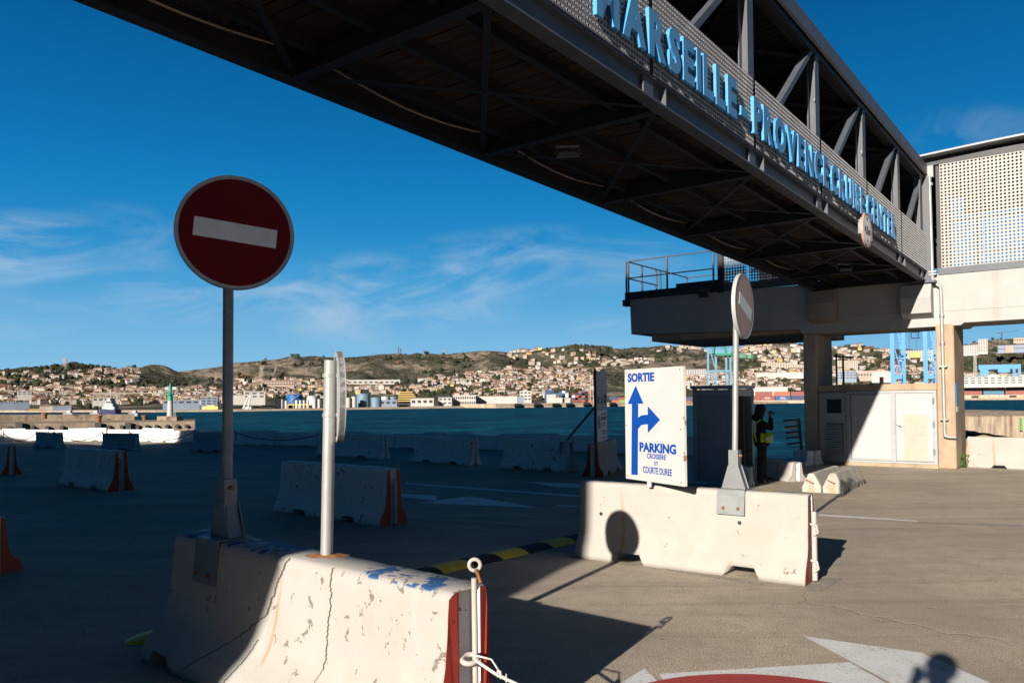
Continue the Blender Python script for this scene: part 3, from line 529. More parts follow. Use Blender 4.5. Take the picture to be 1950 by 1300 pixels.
# conduit curved along the left edge
mb = MB()
for k in range(len(nodes)-1): 
    a_ = nodes[k]; mb.tube([(NL+.35, a_+.3+i*.35, .19-.10*math.sin(i/7*math.pi)) for i in range(8)], .014, 5, Mb)
P('cable', mb, M['conc_dk'], br)
panels = [7.73+3.04*k for k in range(-4, 5)] + [22.86]
for k in range(len(panels)-1):
    a_, b_ = panels[k]+.035, panels[k+1]-.035; p_ = .0602; nx = int((b_-a_)/p_)
    mb = MB()
    if b_ > 2.5: perf(mb, (NR+.012, a_, .262), (0, 1, 0), (0, 0, 1), nx, 16, p_, .0185, -.006, Mb)
    else: mb.box((NR+.008, a_, .262), (NR+.014, b_, 1.225), Mb)
    P('perforated_panel', mb, M['perf'], br)
mb = MB(); mb.box((NR+.008, SA, .262), (NR+.014, panels[0]-.03, 1.225), Mb); P('side_panel', mb, M['perf'], br)
for s_ in panels[:-1]+[22.4]:
    mb = MB(); t_ = .11; x = NR-.03
    for dx in (0, -.12): mb.prism([(x+dx, s_-t_, .0), (x+dx, s_+t_, .0), (x+dx, s_+t_, 2.72), (x+dx, s_-t_*.35, 2.72), (x+dx, s_-t_, 2.35)], (-.02, 0, 0), Mb)
    mb.box((x-.12, s_-.012, 0), (x-.02, s_+.012, 2.7), Mb); P('truss_post', mb, M['steel_lt'], br)
    if s_ > SA+3 or True:
        mb = MB(); mb.beam((NR-.10, s_+.1, .25), (NR-.10, s_+2.85, 2.68), .09, .11, Mb, up=(1, 0, 0)); P('truss_diagonal', mb, M['steel_lt'], br) if s_ < 22 else None
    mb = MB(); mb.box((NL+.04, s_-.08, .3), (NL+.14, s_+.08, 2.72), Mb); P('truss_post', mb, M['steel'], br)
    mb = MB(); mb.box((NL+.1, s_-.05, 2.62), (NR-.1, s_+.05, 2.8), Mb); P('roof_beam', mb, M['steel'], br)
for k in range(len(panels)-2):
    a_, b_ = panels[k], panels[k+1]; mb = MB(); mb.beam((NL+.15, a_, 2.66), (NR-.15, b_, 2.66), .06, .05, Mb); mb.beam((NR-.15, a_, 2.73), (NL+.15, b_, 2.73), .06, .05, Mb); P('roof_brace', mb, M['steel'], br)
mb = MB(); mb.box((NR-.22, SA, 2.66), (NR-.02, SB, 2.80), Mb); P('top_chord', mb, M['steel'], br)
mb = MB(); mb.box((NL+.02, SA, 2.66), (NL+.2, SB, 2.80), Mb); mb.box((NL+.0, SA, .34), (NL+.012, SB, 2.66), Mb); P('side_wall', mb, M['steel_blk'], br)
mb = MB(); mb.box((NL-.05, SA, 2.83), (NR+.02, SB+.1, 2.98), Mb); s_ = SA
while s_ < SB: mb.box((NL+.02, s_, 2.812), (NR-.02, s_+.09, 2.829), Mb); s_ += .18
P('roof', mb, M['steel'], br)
mb = MB(); mb.prism([(NR+.022, SA, 2.74), (NR+.06, SA, 2.76), (NR+.06, SA, 3.02), (NR+.0, SA, 3.08), (NR-.25, SA, 3.10), (NR-.25, SA, 2.99), (NR+.022, SA, 2.99)], (0, SB-SA+.02, 0), Mb); P('eaves_fascia', mb, M['steel_lt'], br)
mb = MB(); mb.box((NR-.2, SB-.12, -.0), (NR+.10, SB+.02, 2.7), Mb); mb.box((NR-.3, SB-.3, -.06), (NR+.22, SB+.02, -.001), Mb); P('end_post', mb, M['steel_lt'], br)
mb = MB(); mb.box((NL-.02, SB-.15, -.1), (NL+.3, SB, -.001), Mb); mb.box((NL+.1, SB-.1, .34), (NR-.2, SB-.06, 1.3), Mb); mb.box((NL+.1, SB-.3, .34), (-5.9, SB-.2, 2.66), Mb); P('end_screen', mb, M['steel_blk'], br)
for s_, z_, r_ in ((13.64, 1.85, .022), (16.64, 1.75, .038)):
    mb = MB(); mb.tube([(NR-.029, s_+.0, z_), (NR-.022, s_+.0, z_)], r_, 12, Mb); P('sticker', mb, M['signwhite'], br)
flood('f', Mb @ Vector((-5.75, 8.7, -.02)), YAWN+.6, 'floodlight hung under the footbridge nearer the camera', -1.3, .8); flood('f', Mb @ Vector((-5.2, 19.6, -.02)), YAWN+.6, 'floodlight hung under the far end of the footbridge', -1.3, .8)
# raised lettering: each letter a mesh of its own
lt = empty('bridge_lettering', Matrix.Translation(Mb @ Vector((NR+.1, 6.4, .45))), 'big blue raised capital letters MARSEILLE - PROVENCE CRUISE CENTER on the footbridge side', 'lettering')
def text_mesh(txt, bold=.02, ext=.5, res=3):
    cu = bpy.data.curves.new('letters', 'FONT'); cu.body = txt; cu.extrude = ext; cu.offset = bold; cu.resolution_u = res; cu.size = 1
    o = bpy.data.objects.new('t', cu); COL.objects.link(o); bpy.context.view_layer.update()
    me = bpy.data.meshes.new_from_object(o); bpy.data.objects.remove(o); 
    vs = [v.co.copy() for v in me.vertices]; fs = [list(p.vertices) for p in me.polygons]; nz = [abs(p.normal.z) for p in me.polygons]; bpy.data.meshes.remove(me)
    return vs, fs, nz
def word(txt, s0, s1, zb, zh, n0, n1):
    raw = []; x = 0; gap = .10
    for ch in txt:
        vs, fs, nz = text_mesh(ch, .048); xs = [v.x for v in vs]; ys = [v.y for v in vs]
        w = (max(xs)-min(xs)); raw.append((vs, fs, nz, min(xs), x, ch)); x += w+gap*(1.15 if len(txt) > 1 else 1)
    tot = x-gap*1.15; k = (s1-s0)/tot
    for vs, fs, nz, mx, xo, ch in raw:
        ys = [v.y for v in vs]; y0, y1 = (0, .73) if ch != '-' else (0, .73)
        m = MB(); pv = [Vector((n0 if v.z < 0 else n1, s0+(v.x-mx+xo)*k, zb+(v.y-y0)/(y1-y0)*zh)) for v in vs]
        o_ = len(m.v)
        for v in pv: m.v.append(Mb @ v)
        for f, z in zip(fs, nz): m.f.append(f); m.m.append(0 if z > .5 else 1); m.sm.append(False)
        m.build('letter', [M['letter'], M['letter_side']], lt, True)
def sx_(x, y): 
    p = PL(x, y, SN(0, NR+.1), N_); return p.dot(B_)
e_ = .02
word('MARSEILLE', 6.50, 9.98, .44, .475, NR+.03, NR+.075)
word('-', 10.12, 10.36, .44, .475, NR+.03, NR+.075)
word('PROVENCE', 10.58, sx_(1582, 380), .44, .475, NR+.03, NR+.075)
word('CRUISE', sx_(1587, 360), sx_(1650, 420), .44, .475, NR+.03, NR+.075)
word('CENTER', sx_(1655, 400), sx_(1709, 450), .44, .475, NR+.03, NR+.075)
mb = MB()
for k in range(43): 
    s_ = 6.6+k*.3; mb.tube([(NR+.015, s_, .55), (NR+.032, s_, .55)], .012, 5, Mb)
P('fixing', mb, M['steel'], lt)
# ------------------------------------------------------------------ round signs
def disc(o, nrm, rad_, rim, fmat, name, label, rot=0.0, bar=True, marks=None):
    """round traffic sign: local x right, z up, front is -y"""
    yaw = math.atan2(nrm[0], -nrm[1]); Mx = Matrix.Translation(o) @ Matrix.Rotation(yaw, 4, 'Z') @ Matrix.Rotation(rot, 4, 'Y'); return Mx
def cyl(m, r0, r1, y0, y1, Mx, mi=0, n=48, sm=False):
    a = [(math.cos(2*math.pi*k/n)*r0, y0, math.sin(2*math.pi*k/n)*r0) for k in range(n)]; b = [(math.cos(2*math.pi*k/n)*r1, y1, math.sin(2*math.pi*k/n)*r1) for k in range(n)]
    m.loft([a, b], Mx, mi)
def ring(m, ra, rb, y, Mx, n=64, yb=None):
    a = [(math.cos(2*math.pi*k/n)*ra, y, math.sin(2*math.pi*k/n)*ra) for k in range(n)]; b = [(math.cos(2*math.pi*k/n)*rb, y if yb is None else yb, math.sin(2*math.pi*k/n)*rb) for k in range(n)]
    m.loft([a, b], Mx, 0, caps=False)
def plate(parent, Mx, r, rim, fmat, bar=True, back='signrim'):
    m = MB(); cyl(m, r, r, 0, .028, Mx); ring(m, r+.004, r-.002, -.006, Mx, yb=.0); ring(m, r-.002, r-rim*.5, -.006, Mx); ring(m, r+.004, r+.004, -.006, Mx, yb=.034); ring(m, r+.004, r-.03, .034, Mx); m.build('sign_plate', M[back], parent, True)
    m = MB(); cyl(m, r-rim, r-rim, -.004, -.0005, Mx, n=64); f = m.build('sign_face', M[fmat] if isinstance(fmat, str) else fmat, parent, True)
    if bar: m = MB(); m.box((-r*.70, -.0065, -r*.165), (r*.70, -.0045, r*.165), Mx); m.build('white_bar', M['signwhite'], f, True)
    return f
def post_base(parent, Mx, w=.31, h=.30, pt=.045):
    """saddle bracket on a barrier: origin on the barrier's top front edge, x along it, y back"""
    m = MB(); m.loft([[(-w/2, -pt-.03, -h), (w/2, -pt-.03, -h), (w/2, -pt-.022, -h), (-w/2, -pt-.022, -h)], [(-w/2, -pt, .004), (w/2, -pt, .004), (w/2, -pt+.008, .004), (-w/2, -pt+.008, .004)]], Mx); m.box((-w/2, -pt, .005), (w/2, .20, .013), Mx)
    for y in (.035, .15): m.prism([(-w/2+.02, y, .014), (w/2-.02, y, .014), (.055, y, .26), (-.055, y, .26)], (0, .008, 0), Mx)
    for x in (-w/2+.03, w/2-.04): m.prism([(x, .043, .014), (x, .15, .014), (x*.35, .13, .25), (x*.35, .06, .25)], (.008, 0, 0), Mx)
    m.box((-.052, .045, .20), (.052, .145, .42), Mx); b = m.build('saddle_bracket', M['galv'], parent, True)
    m = MB()
    for x in (-.075, .085): m.tube([(x, -pt-.05, -h+.07), (x, -pt-.018, -h+.07)], .014, 6, Mx)
    m.tube([(.052, .09, .36), (.08, .09, .36)], .016, 6, Mx); m.build('bolt', M['rust'], b, True)
cz = Mb @ Vector((NR+.16, 16.17, .09)); sg4 = empty('clearance_sign', Matrix.Translation(cz), 'round height limit sign hanging on the footbridge edge below the letters', 'traffic sign')
Mz = disc(cz, (N_.x, N_.y), .33, .02, '', '', '', rot=0); f4 = plate(sg4, Mz, .325, .05, 'signwhite', bar=False, back='sign_pink')
vs, fs, nz = text_mesh('4,5m', .03, .5, 2); mx_ = max(v.x for v in vs); mb = MB(); mb.add([((v.x/mx_-.5)*.40, -.009 if v.z > 0 else -.0055, -.075+v.y*.2) for v in vs], fs, Mz); mb.build('lettering', M['steel'], f4, True)
for sg_ in (-1, 1): mb = MB(); mb.prism([(-.05, -.0055, sg_*.24), (.05, -.0055, sg_*.24), (0, -.0055, sg_*.17)], (0, -.003, 0), Mz); mb.build('triangle_mark', M['steel'], f4, True)
mb = MB(); mb.box((-.02, .03, -.05), (.02, .16, .25), Mz); mb.build('bracket', M['galv_dk'], sg4, True)
# ------------------------------------------------------------------ concrete barriers
PROF = [(0, 0), (0, .06), (.012, .10), (.04, .16), (.075, .215), (.10, .28), (.115, .36), (.128, .5), (.140, .7), (.148, .84), (.158, .868), (.175, .88)]
def barrier(name, Mx, L, H, mat, label, group=None, W=.50, endmat='redpaint', pk=1.0, pkb=None, ends=(1, 1), notches=((.22, .32), (.68, .78)), nh=.10, rough=.004, seed=0, rod=(0, 0), body='barrier_body', slot=True):
    e = empty(name, Mx, label, 'barrier', group); k = H/.88; xs = [0, .012]; step = .06 if rough > .004 else .12
    x = .012+step
    no = [(a*L, b*L) for a, b in notches]; keys = []
    for a, b in no: keys += [a-.05, a+.0, b, b+.05]
    while x < L-.012-step*.4: xs.append(x); x += step
    xs += [L-.012, L] + keys; xs = sorted(set(round(v, 4) for v in xs))
    half = [(y*pk, z*k) for y, z in PROF]; nsub = []
    for i in range(len(half)-1):
        q = 3 if half[i+1][1]-half[i][1] > .1 else 1
        for j in range(q): nsub.append(tuple(a+(b-a)*j/q for a, b in zip(half[i], half[i+1])))
    nsub.append(half[-1]); prof = nsub + [(W-y*(pkb or pk)/pk, z) for y, z in reversed(nsub)]
    def zb(x):
        for a, b in no:
            if a <= x <= b: return nh*k
            if a-.05 < x < a: return nh*k*(x-a+.05)/.05
            if b < x < b+.05: return nh*k*(1-(x-b)/.05)
        return 0
    rings = []
    for x in xs:
        ins = .010 if x in (0, xs[-1]) else 0; b = zb(x); r = []
        for y, z in prof:
            zz_ = max(z, b); yy = y + (ins if y < W/2 else -ins); zz_ = zz_ - (ins if z > H-.03 else 0)
            v = Vector((x, yy, zz_)); d = noise.noise(v*9+Vector((seed, 0, 0)))*rough + noise.noise(v*33+Vector((seed, 5, 0)))*rough*.5
            if z > H-.05 or (b > 0 and zz_ <= b+.001): d += (noise.noise(v*26+Vector((seed, 9, 0))))*rough*1.5
            r.append((x + (d*1.0 if ins else 0), yy+(d if y < W/2 else -d), max(zz_+d*.5, 0.002) if z > 0.01 else zz_))
        rings.append(r)
    m = MB(); m.loft(rings, smooth=True, caps=False); n_ = len(prof); m.build(body, mat, e)
    # end faces, painted, with a keyway
    for side, xe in ((0, rings[0]), (1, rings[-1])):
        sg = -1 if side == 0 else 1; x0 = 0 if side == 0 else xs[-1]; c = W/2+(.06 if pkb else 0); g = .08 if pkb else .055
        half_n = n_//2; fr_, bk_ = xe[:half_n], xe[half_n:]
        m = MB(); ztop = H-.012
        if slot:
            A = [Vector((p[0]+sg*.003, p[1], p[2])) for p in fr_] + [Vector((x0+sg*.003, c-g, ztop)), Vector((x0+sg*.003, c-g, .0))]
            Bq = [Vector((x0+sg*.003, c+g, .0)), Vector((x0+sg*.003, c+g, ztop))] + [Vector((p[0]+sg*.003, p[1], p[2])) for p in bk_]
            m.add(A, [tuple(range(len(A)))]); m.add(Bq, [tuple(range(len(Bq)))]); m.build('painted_end', M[endmat] if ends[side] else mat, e)
            m = MB(); x1 = x0-sg*.05
            m.add([(x0, c-g, 0), (x1, c-g*.7, 0), (x1, c+g*.7, 0), (x0, c+g, 0), (x0, c-g, ztop), (x1, c-g*.7, ztop), (x1, c+g*.7, ztop), (x0, c+g, ztop)], [(0, 1, 5, 4), (1, 2, 6, 5), (2, 3, 7, 6), (4, 5, 6, 7)])
            m.build('keyway', M['bar'], e)
        else:
            A = [Vector(p) for p in xe]; m.add(A, [tuple(range(len(A)))]); m.build('end_face', M[endmat] if ends[side] else mat, e)
        if rod[side]:
            m = MB(); xr = x0+sg*.03; m.tube([(xr, c, .02), (xr, c, H*.80)], .028, 8)
            for z in (.12, H*.55): m.tube([(x0-sg*.02, c-.03, z+.1), (xr+sg*.03, c-.03, z+.09), (xr+sg*.045, c-.03, z+.02), (x0+sg*.02, c-.03, z-.02)], .014, 6)
            m.build('hinge_rod', M['whitemetal'], e)
    return e
def bar_px(name, a, b, H, mat, label, **k):
    A, Bp = G(*a), G(*b); d = Bp-A; return barrier(name, frame(A, math.atan2(d.y, d.x)), d.length, H, mat, label, **k)
# near barrier, with a no-entry sign, a second sign and a rod at its end
TT = math.atan2(-B_.x, B_.y) if False else math.atan2(G(862, 1123.6, .88).y-G(343, 1012, .88).y, G(862, 1123.6, .88).x-G(343, 1012, .88).x)
FTL = G(343, 1012, .88); xd = Vector((math.cos(TT), math.sin(TT), 0)); yd = Vector((-math.sin(TT), math.cos(TT), 0))
NBo = Vector((FTL.x, FTL.y, 0)) - yd*.2975
MN = frame(NBo, TT)
barrier('concrete_barrier', MN, 2.95, .88, M['bar_near'], 'near white concrete barrier with peeling paint, cracks and two sign posts', W=.69, pk=1.7, pkb=1.0, rough=.007, seed=3, notches=((.07, .14), (.80, .87)))
lp = MN @ Vector((.52, .2975, .88)); MP = frame(lp, TT)
sg1 = empty('no_entry_sign', MP, 'large dark red no entry sign on a tall post in shade, left', 'traffic sign')
post_base(sg1, MP, pt=.06); 
p0 = MP @ Vector((0, .095, .3)); top = W(445, 400, math.hypot(p0.x, p0.y)*1.0); 
mb = MB(); mb.tube([p0, Vector((p0.x+.01, p0.y, 3.45))], .0375, 14); mb.build('pole', M['galv_dk'], sg1, True)
cS = Vector(p0); q_ = ray(449, 443); cS = CAM + q_*((p0.y-.085)/q_.y); vd = (cS-CAM).normalized()
Ms = disc(cS, (-vd.x+.13, -vd.y-.0), .42, .02, 'signred', '', '', rot=rad(5.5)); plate(sg1, Ms, .407, .024, 'signred')
mb = MB()
for z in (-.2, .2): mb.box((-.05, .03, z-.02), (.05, .10, z+.02), Ms)
mb.build('clamp', M['galv'], sg1, True)
# second pole with the edge-on sign
p2 = G(622, 1058, .88); sg2 = empty('round_sign', Matrix.Translation(p2), 'round sign seen edge-on from behind on a short grey post', 'traffic sign')
tp = CAM + ray(629, 686)*(p2.y/ray(629, 686).y)
mb = MB(); mb.tube([p2 - Z_*.005, p2 + Z_*.002, Vector((tp.x, tp.y, tp.z))], .0385, 18); mb.build('pole', M['galv_lt'], sg2, True)
mb = MB(); rn = random.Random(5); pts = []
for k in range(22): a_ = k/22*2*math.pi; r_ = .075+rn.random()*.035; pts.append(p2+Vector((math.cos(a_)*r_*1.5, math.sin(a_)*r_*.8, .0)))
mb.loft([pts, [p2+(p-p2)*.6+Z_*.012 for p in pts]]); mb.build('rust_collar', M['rust'], sg2, True)
c2 = CAM + ray(646, 755)*(p2.y/ray(646, 755).y); v2 = (c2-CAM).normalized(); side = Vector((v2.y, -v2.x, 0)); nr = (side*.996 + v2*.085)   # faces right, away from us
c2 = c2 + side*.012
Ms2 = disc(c2, (nr.x, nr.y), .285, .02, 'signred', '', '', rot=rad(-1)); plate(sg2, Ms2, .282, .02, 'signred', back='signrim')
mb = MB(); ring(mb, .286, .286, .0, Ms2, yb=.032); ring(mb, .286, .262, .032, Ms2); mb.build('rim', M['galv_lt'], sg2, True)
for y in (715, 790):
    q_ = CAM + ray(627, y)*(p2.y/ray(627, y).y); mb = MB(); mb.tube([q_-Z_*.012, q_+Z_*.012], .043, 14); mb.beam(q_+side*.03, c2+Vector((0, 0, q_.z-c2.z)), .02, .022); mb.build('clamp', M['galv_lt'], sg2, True)
# rod with ring at the end of the near barrier
rb = MN @ Vector((3.0, .40, 0)); rt = CAM + ray(903, 1100)*(rb.y/ray(903, 1100).y); rtt = CAM + ray(904, 1075)*(rb.y/ray(904, 1075).y)
rd = empty('eye_bolt_rod', Matrix.Translation(rb), 'white rod with rusty eye ring standing at the near barrier end', 'rod')
mb = MB(); mb.tube([rb, Vector((rt.x, rt.y, rt.z))], .0155, 12); mb.torus(rtt, .029, .0105, (1, 0, 0), (0, 0, 1)); mb.build('rod', M['whitemetal'], rd, True)
mb = MB(); mb.tube([rtt+Vector((.005, -.012, -.02)), rtt+Vector((.018, -.02, -.045)), rtt+Vector((.03, -.015, -.085))], .010, 7); mb.tube([rtt+Vector((.015, .012, -.02)), rtt+Vector((.03, .01, -.05)), rtt+Vector((.032, -.012, -.088))], .007, 7); mb.build('shackle', M['rust'], rd, True)
hk = CAM + ray(895, 1254)*(rb.y/ray(895, 1254).y)
mb = MB(); mb.torus(hk, .040, .0145, (1, .15, 0), (0, .92, .3)); mb.build('hook', M['whitemetal'], rd, True)
cb = MB(); a_ = hk+Vector((.03, -.02, 0)); b_ = CAM + ray(985, 1302)*((rb.y-.30)/ray(985, 1302).y); b2 = CAM + ray(1120, 1400)*((rb.y-.75)/ray(1120, 1400).y)
cb.tube([a_, a_*.5+b_*.5-Z_*.01, b_, b2], .0085, 8); cb.tube([a_+Vector((-.02, 0, .03)), a_*.6+b_*.4+Z_*.05, a_*.35+b_*.65+Z_*.0], .005, 6)
for t_ in (.55, .62, .75): q_ = a_*(1-t_)+b_*t_; cb.torus(q_, .014, .005, (0, .5, 1), (0, 1, 0), 10, 6)
tag(cb.build('wire_cable', M['boardedge'], None, True), 'worn wire cable tied to the rod hook at the near barrier end', 'cable')
# middle barrier with board and third sign
MTL, MTR = G(1093, 1061), G(1533, 1116); d_ = MTR-MTL; MA = math.atan2(d_.y, d_.x); MM = frame(MTL, MA)
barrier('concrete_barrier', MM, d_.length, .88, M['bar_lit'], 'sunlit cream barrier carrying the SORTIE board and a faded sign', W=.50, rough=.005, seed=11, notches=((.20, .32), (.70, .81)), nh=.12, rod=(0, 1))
for x_, z_ in ((.30, .52), (1.95, .55)):
    mb = MB(); mb.tube([(x_, .118, z_), (x_, .1245, z_)], .020, 10, MM); mb.build('lifting_hole', M['steel_blk'], bpy.data.objects['concrete_barrier.001'], True)
MP3 = frame(MM @ Vector((1.86, .17, .88)), MA); sg3 = empty('no_entry_sign', MP3, 'faded pink no entry sign turned aside on the sunlit middle barrier', 'traffic sign')
post_base(sg3, MP3, .30, .25); p3 = MP3 @ Vector((0, .095, .3)); t3 = CAM + ray(1402, 560)*(p3.y/ray(1402, 560).y)
mb = MB(); mb.tube([p3, t3], .031, 14); mb.build('pole', M['galv_lt'], sg3, True)
c3 = CAM + ray(1409, 583)*((p3.y-.02)/ray(1409, 583).y); v3 = (c3-CAM).normalized(); s3 = Vector((v3.y, -v3.x, 0)); n3 = s3*.962 - v3*.275; c3 = c3 + n3*.045
t = NT('faded_no_entry_red'); o_ = t.sep(); 
zz_ = t.math('ADD', o_[2], t.math('MULTIPLY', t.math('SUBTRACT', t.noise(16, 5, .7), .5), .10)); k_ = t.math('MULTIPLY', t.mr(zz_, .345, .35), t.mr(zz_, .43, .42)); k2_ = t.mr(zz_, .02, .01)
col_ = t.mix(t.noise(9, 4), (.44, .27, .21), (.38, .22, .17)); col_ = t.mix(t.math('MINIMUM', t.math('ADD', k_, k2_), 1), col_, (.17, .02, .018)); M['fadedred'] = t.fin(col_, .5, 0, .4)
Ms3 = disc(c3, (n3.x, n3.y), .35, .02, 'x', '', '', rot=rad(19)); f3 = plate(sg3, Ms3, .345, .022, 'fadedred', bar=False, back='white')
me_ = f3; mn_ = c3.z-.32
for v in f3.data.vertices: pass
mb = MB(); mb.box((-.2, -.0065, -.065), (.27, -.0045, .075), Ms3); mb.build('white_bar', M['signwhite'], f3, True)
# exit board
wb = Vector((.46, -.89, 0)).normalized(); ZR = 8.37; XR = ZR*(1300-975)/FPX; bR = Vector((XR, ZR, 0)); bL = bR - wb*1.04
zt = .93; Mbd = Matrix(((wb.x, -wb.y, 0, bL.x), (wb.y, wb.x, 0, bL.y), (0, 0, 1, zt), (0, 0, 0, 1)))
bd = empty('direction_board', Mbd, 'white direction board with blue arrows, SORTIE and PARKING, on the middle barrier', 'sign board')
mb = MB(); mb.bbox((0, 0, 0), (1.04, .045, 1.265), c=.004); mb.build('board', M['boardedge'], bd); mb = MB(); mb.box((.004, -.003, .004), (1.036, -.0005, 1.261)); mb.build('board_face', M['boardwhite'], bd)
mb = MB(); mb.tube([(.42, .02, -.06), (.42, .02, -.001)], .028, 8); mb.build('stub_post', M['boardedge'], bd)
def bpt(x, y):                                  # photo pixel of the artwork -> point on the board face
    nn = Vector((wb.y, -wb.x, 0)); q = PL(x, y, bL, nn); l = q-bL; return (l.dot(wb), -.0055, q.z-zt)
def flat(parent, polys, mat, name):
    m = MB()
    for p in polys: a = [Vector(q) for q in p]; m.loft([a, [q+Vector((0, .002, 0)) for q in a]])
    return m.build(name, mat, parent)
flat(bd, [[bpt(*p) for p in ((1203, 903), (1215, 904), (1216, 769), (1204, 768))], [bpt(*p) for p in ((1196, 769), (1226, 768), (1211, 734))]], M['boardblue'], 'arrow')
flat(bd, [[bpt(*p) for p in ((1216, 795), (1221, 791), (1229, 789.5), (1235, 789.5), (1235, 807.5), (1230, 807.5), (1222, 809), (1216, 816))], [bpt(*p) for p in ((1234.3, 773), (1257.5, 799), (1234.3, 824))]], M['boardblue'], 'arrow')
def btext(txt, x0, y0, x1, y1, name='lettering', bw=.045):         # fits text between two pixels on the board (baseline left, cap-height right)
    a, b = bpt(x0, y0), bpt(x1, y1); vs, fs, nz = text_mesh(txt, bw, .5, 3); xs = [v.x for v in vs]; ys = [v.y for v in vs]
    sx0, sx1, sy0, sy1 = min(xs), max(xs), 0.0, max(ys); m = MB()
    m.add([(a[0]+(v.x-sx0)/(sx1-sx0)*(b[0]-a[0]), -.0055 if v.z > 0 else -.0032, a[2]+(v.y-sy0)/(sy1-sy0)*(b[2]-a[2])) for v in vs], fs); m.build(name, M['boardblue'], bd)
btext('SORTIE', 1196, 726.5, 1246, 708); btext('PARKING', 1218.5, 858, 1288, 846); btext('CROISIERE', 1232.5, 871.8, 1269, 865.5, bw=.018); btext('ET', 1247, 885.5, 1254, 878.8, bw=.018); btext('COURTE DUREE', 1225, 899, 1280, 893, bw=.018)
mb = MB()
for x, z in ((.03, 1.23), (1.0, 1.23), (.03, .62), (1.0, .6), (.03, .04), (1.0, .04)): mb.tube([(x, -.007, z), (x, -.003, z)], .008, 6)
mb.build('screw', M['rust'], bd)
# other barriers
gA = 'barriers in the shaded car park'; gB = 'short barriers in front of the quay wall'
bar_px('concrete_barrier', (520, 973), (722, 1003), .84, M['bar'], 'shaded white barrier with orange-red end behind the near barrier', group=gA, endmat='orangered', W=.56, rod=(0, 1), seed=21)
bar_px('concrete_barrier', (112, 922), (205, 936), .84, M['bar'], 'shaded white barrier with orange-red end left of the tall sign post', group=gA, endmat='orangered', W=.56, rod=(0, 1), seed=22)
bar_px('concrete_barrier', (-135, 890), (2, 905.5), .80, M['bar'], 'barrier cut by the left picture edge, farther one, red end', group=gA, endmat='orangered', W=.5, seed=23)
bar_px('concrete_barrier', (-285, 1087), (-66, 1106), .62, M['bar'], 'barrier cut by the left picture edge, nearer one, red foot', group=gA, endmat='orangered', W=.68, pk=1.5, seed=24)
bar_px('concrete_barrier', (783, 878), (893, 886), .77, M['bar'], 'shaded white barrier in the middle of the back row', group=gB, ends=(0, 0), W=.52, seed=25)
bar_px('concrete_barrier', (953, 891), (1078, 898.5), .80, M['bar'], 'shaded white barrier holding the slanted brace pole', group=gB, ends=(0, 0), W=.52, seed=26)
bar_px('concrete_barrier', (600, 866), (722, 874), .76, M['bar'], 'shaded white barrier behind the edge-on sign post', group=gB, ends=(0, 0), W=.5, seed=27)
bar_px('concrete_barrier', (62, 851), (104, 853), .66, M['bar_blue'], 'small shaded barrier leftmost before the quay wall', group=gB, ends=(0, 0), W=.5, seed=28)
bar_px('concrete_barrier', (190, 856), (252, 857), .66, M['bar_blue'], 'small shaded barrier below the lighthouse', group=gB, ends=(0, 0), W=.5, seed=29)
bar_px('concrete_barrier', (363, 860), (430, 861), .75, M['bar_blue'], 'small dirty barrier just left of the tall sign post', group=gB, ends=(0, 0), W=.5, seed=30)
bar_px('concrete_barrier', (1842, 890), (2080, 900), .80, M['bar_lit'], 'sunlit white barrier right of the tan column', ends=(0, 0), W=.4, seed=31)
bar_px('concrete_barrier', (1300, 920.5), (1425, 928), .42, M['bar_blue'], 'low blue grey barrier in front of the booth', ends=(0, 0), W=.4, seed=32, notches=((.4, .75),))
K1, K2 = G(1108, 907), G(1150, 908)            # barrier seen end-on, carrying the battered notice board
kd = (K2-K1).normalized(); Kb = Vector((-kd.y, kd.x, 0)); KM = frame(K2, math.atan2(Kb.y, Kb.x))
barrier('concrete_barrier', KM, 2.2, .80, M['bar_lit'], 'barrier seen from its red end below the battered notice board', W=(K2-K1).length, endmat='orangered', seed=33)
# battered notice board on it
nb0 = CAM + ray(1137, 843)*((K2.y+.15)/ray(1137, 843).y); nbd = Vector((.287, .958, 0)).normalized()
MNB = Matrix(((nbd.x, -nbd.y, 0, nb0.x), (nbd.y, nbd.x, 0, nb0.y), (0, 0, 1, .80), (0, 0, 0, 1)))
nb = empty('notice_board', MNB, 'battered tall notice board leaning behind the exit board, half in shade', 'notice board')
mb = MB(); mb.box((0, 0, 0), (1.45, .04, .82)); mb.box((0, 0, .83), (1.45, .04, 1.25)); mb.box((0, 0, 1.26), (1.45, .04, 1.75)); mb.build('board', M['galv_lt'], nb)
mb = MB(); mb.box((-.03, .0, -.1), (-.002, .06, 1.78)); mb.build('post', M['steel'], nb)
mb = MB(); mb.box((.05, -.004, .03), (1.4, -.001, .78)); mb.build('panel_face', M['signwhite'], nb)
def ntext(txt, x, z, h, mat, w=None):
    vs, fs, nz = text_mesh(txt, .01, .5, 2); k = h/.73; wx = max(v.x for v in vs); kx = (w/wx) if w else k; m = MB(); m.add([(x+v.x*kx, -.008 if v.z > 0 else -.005, z+v.y*k) for v in vs], fs); m.build('lettering', mat, nb)
ntext('ACCES', .55, .66, .07, M['signred'], .7); ntext('INTERDIT', .55, .54, .09, M['signred'], .75)
for z in (.45, .39, .25, .19, .09): mb = MB(); mb.box((.55, -.007, z), (1.28-.1*(z > .3), -.005, z+.022)); mb.build('text_line', M['steel'], nb)
mb = MB(); cyl(mb, .17, .17, -.008, -.005, Matrix.Translation((.28, 0, .5)), n=24); mb.build('pictogram', M['boardblue'], nb)
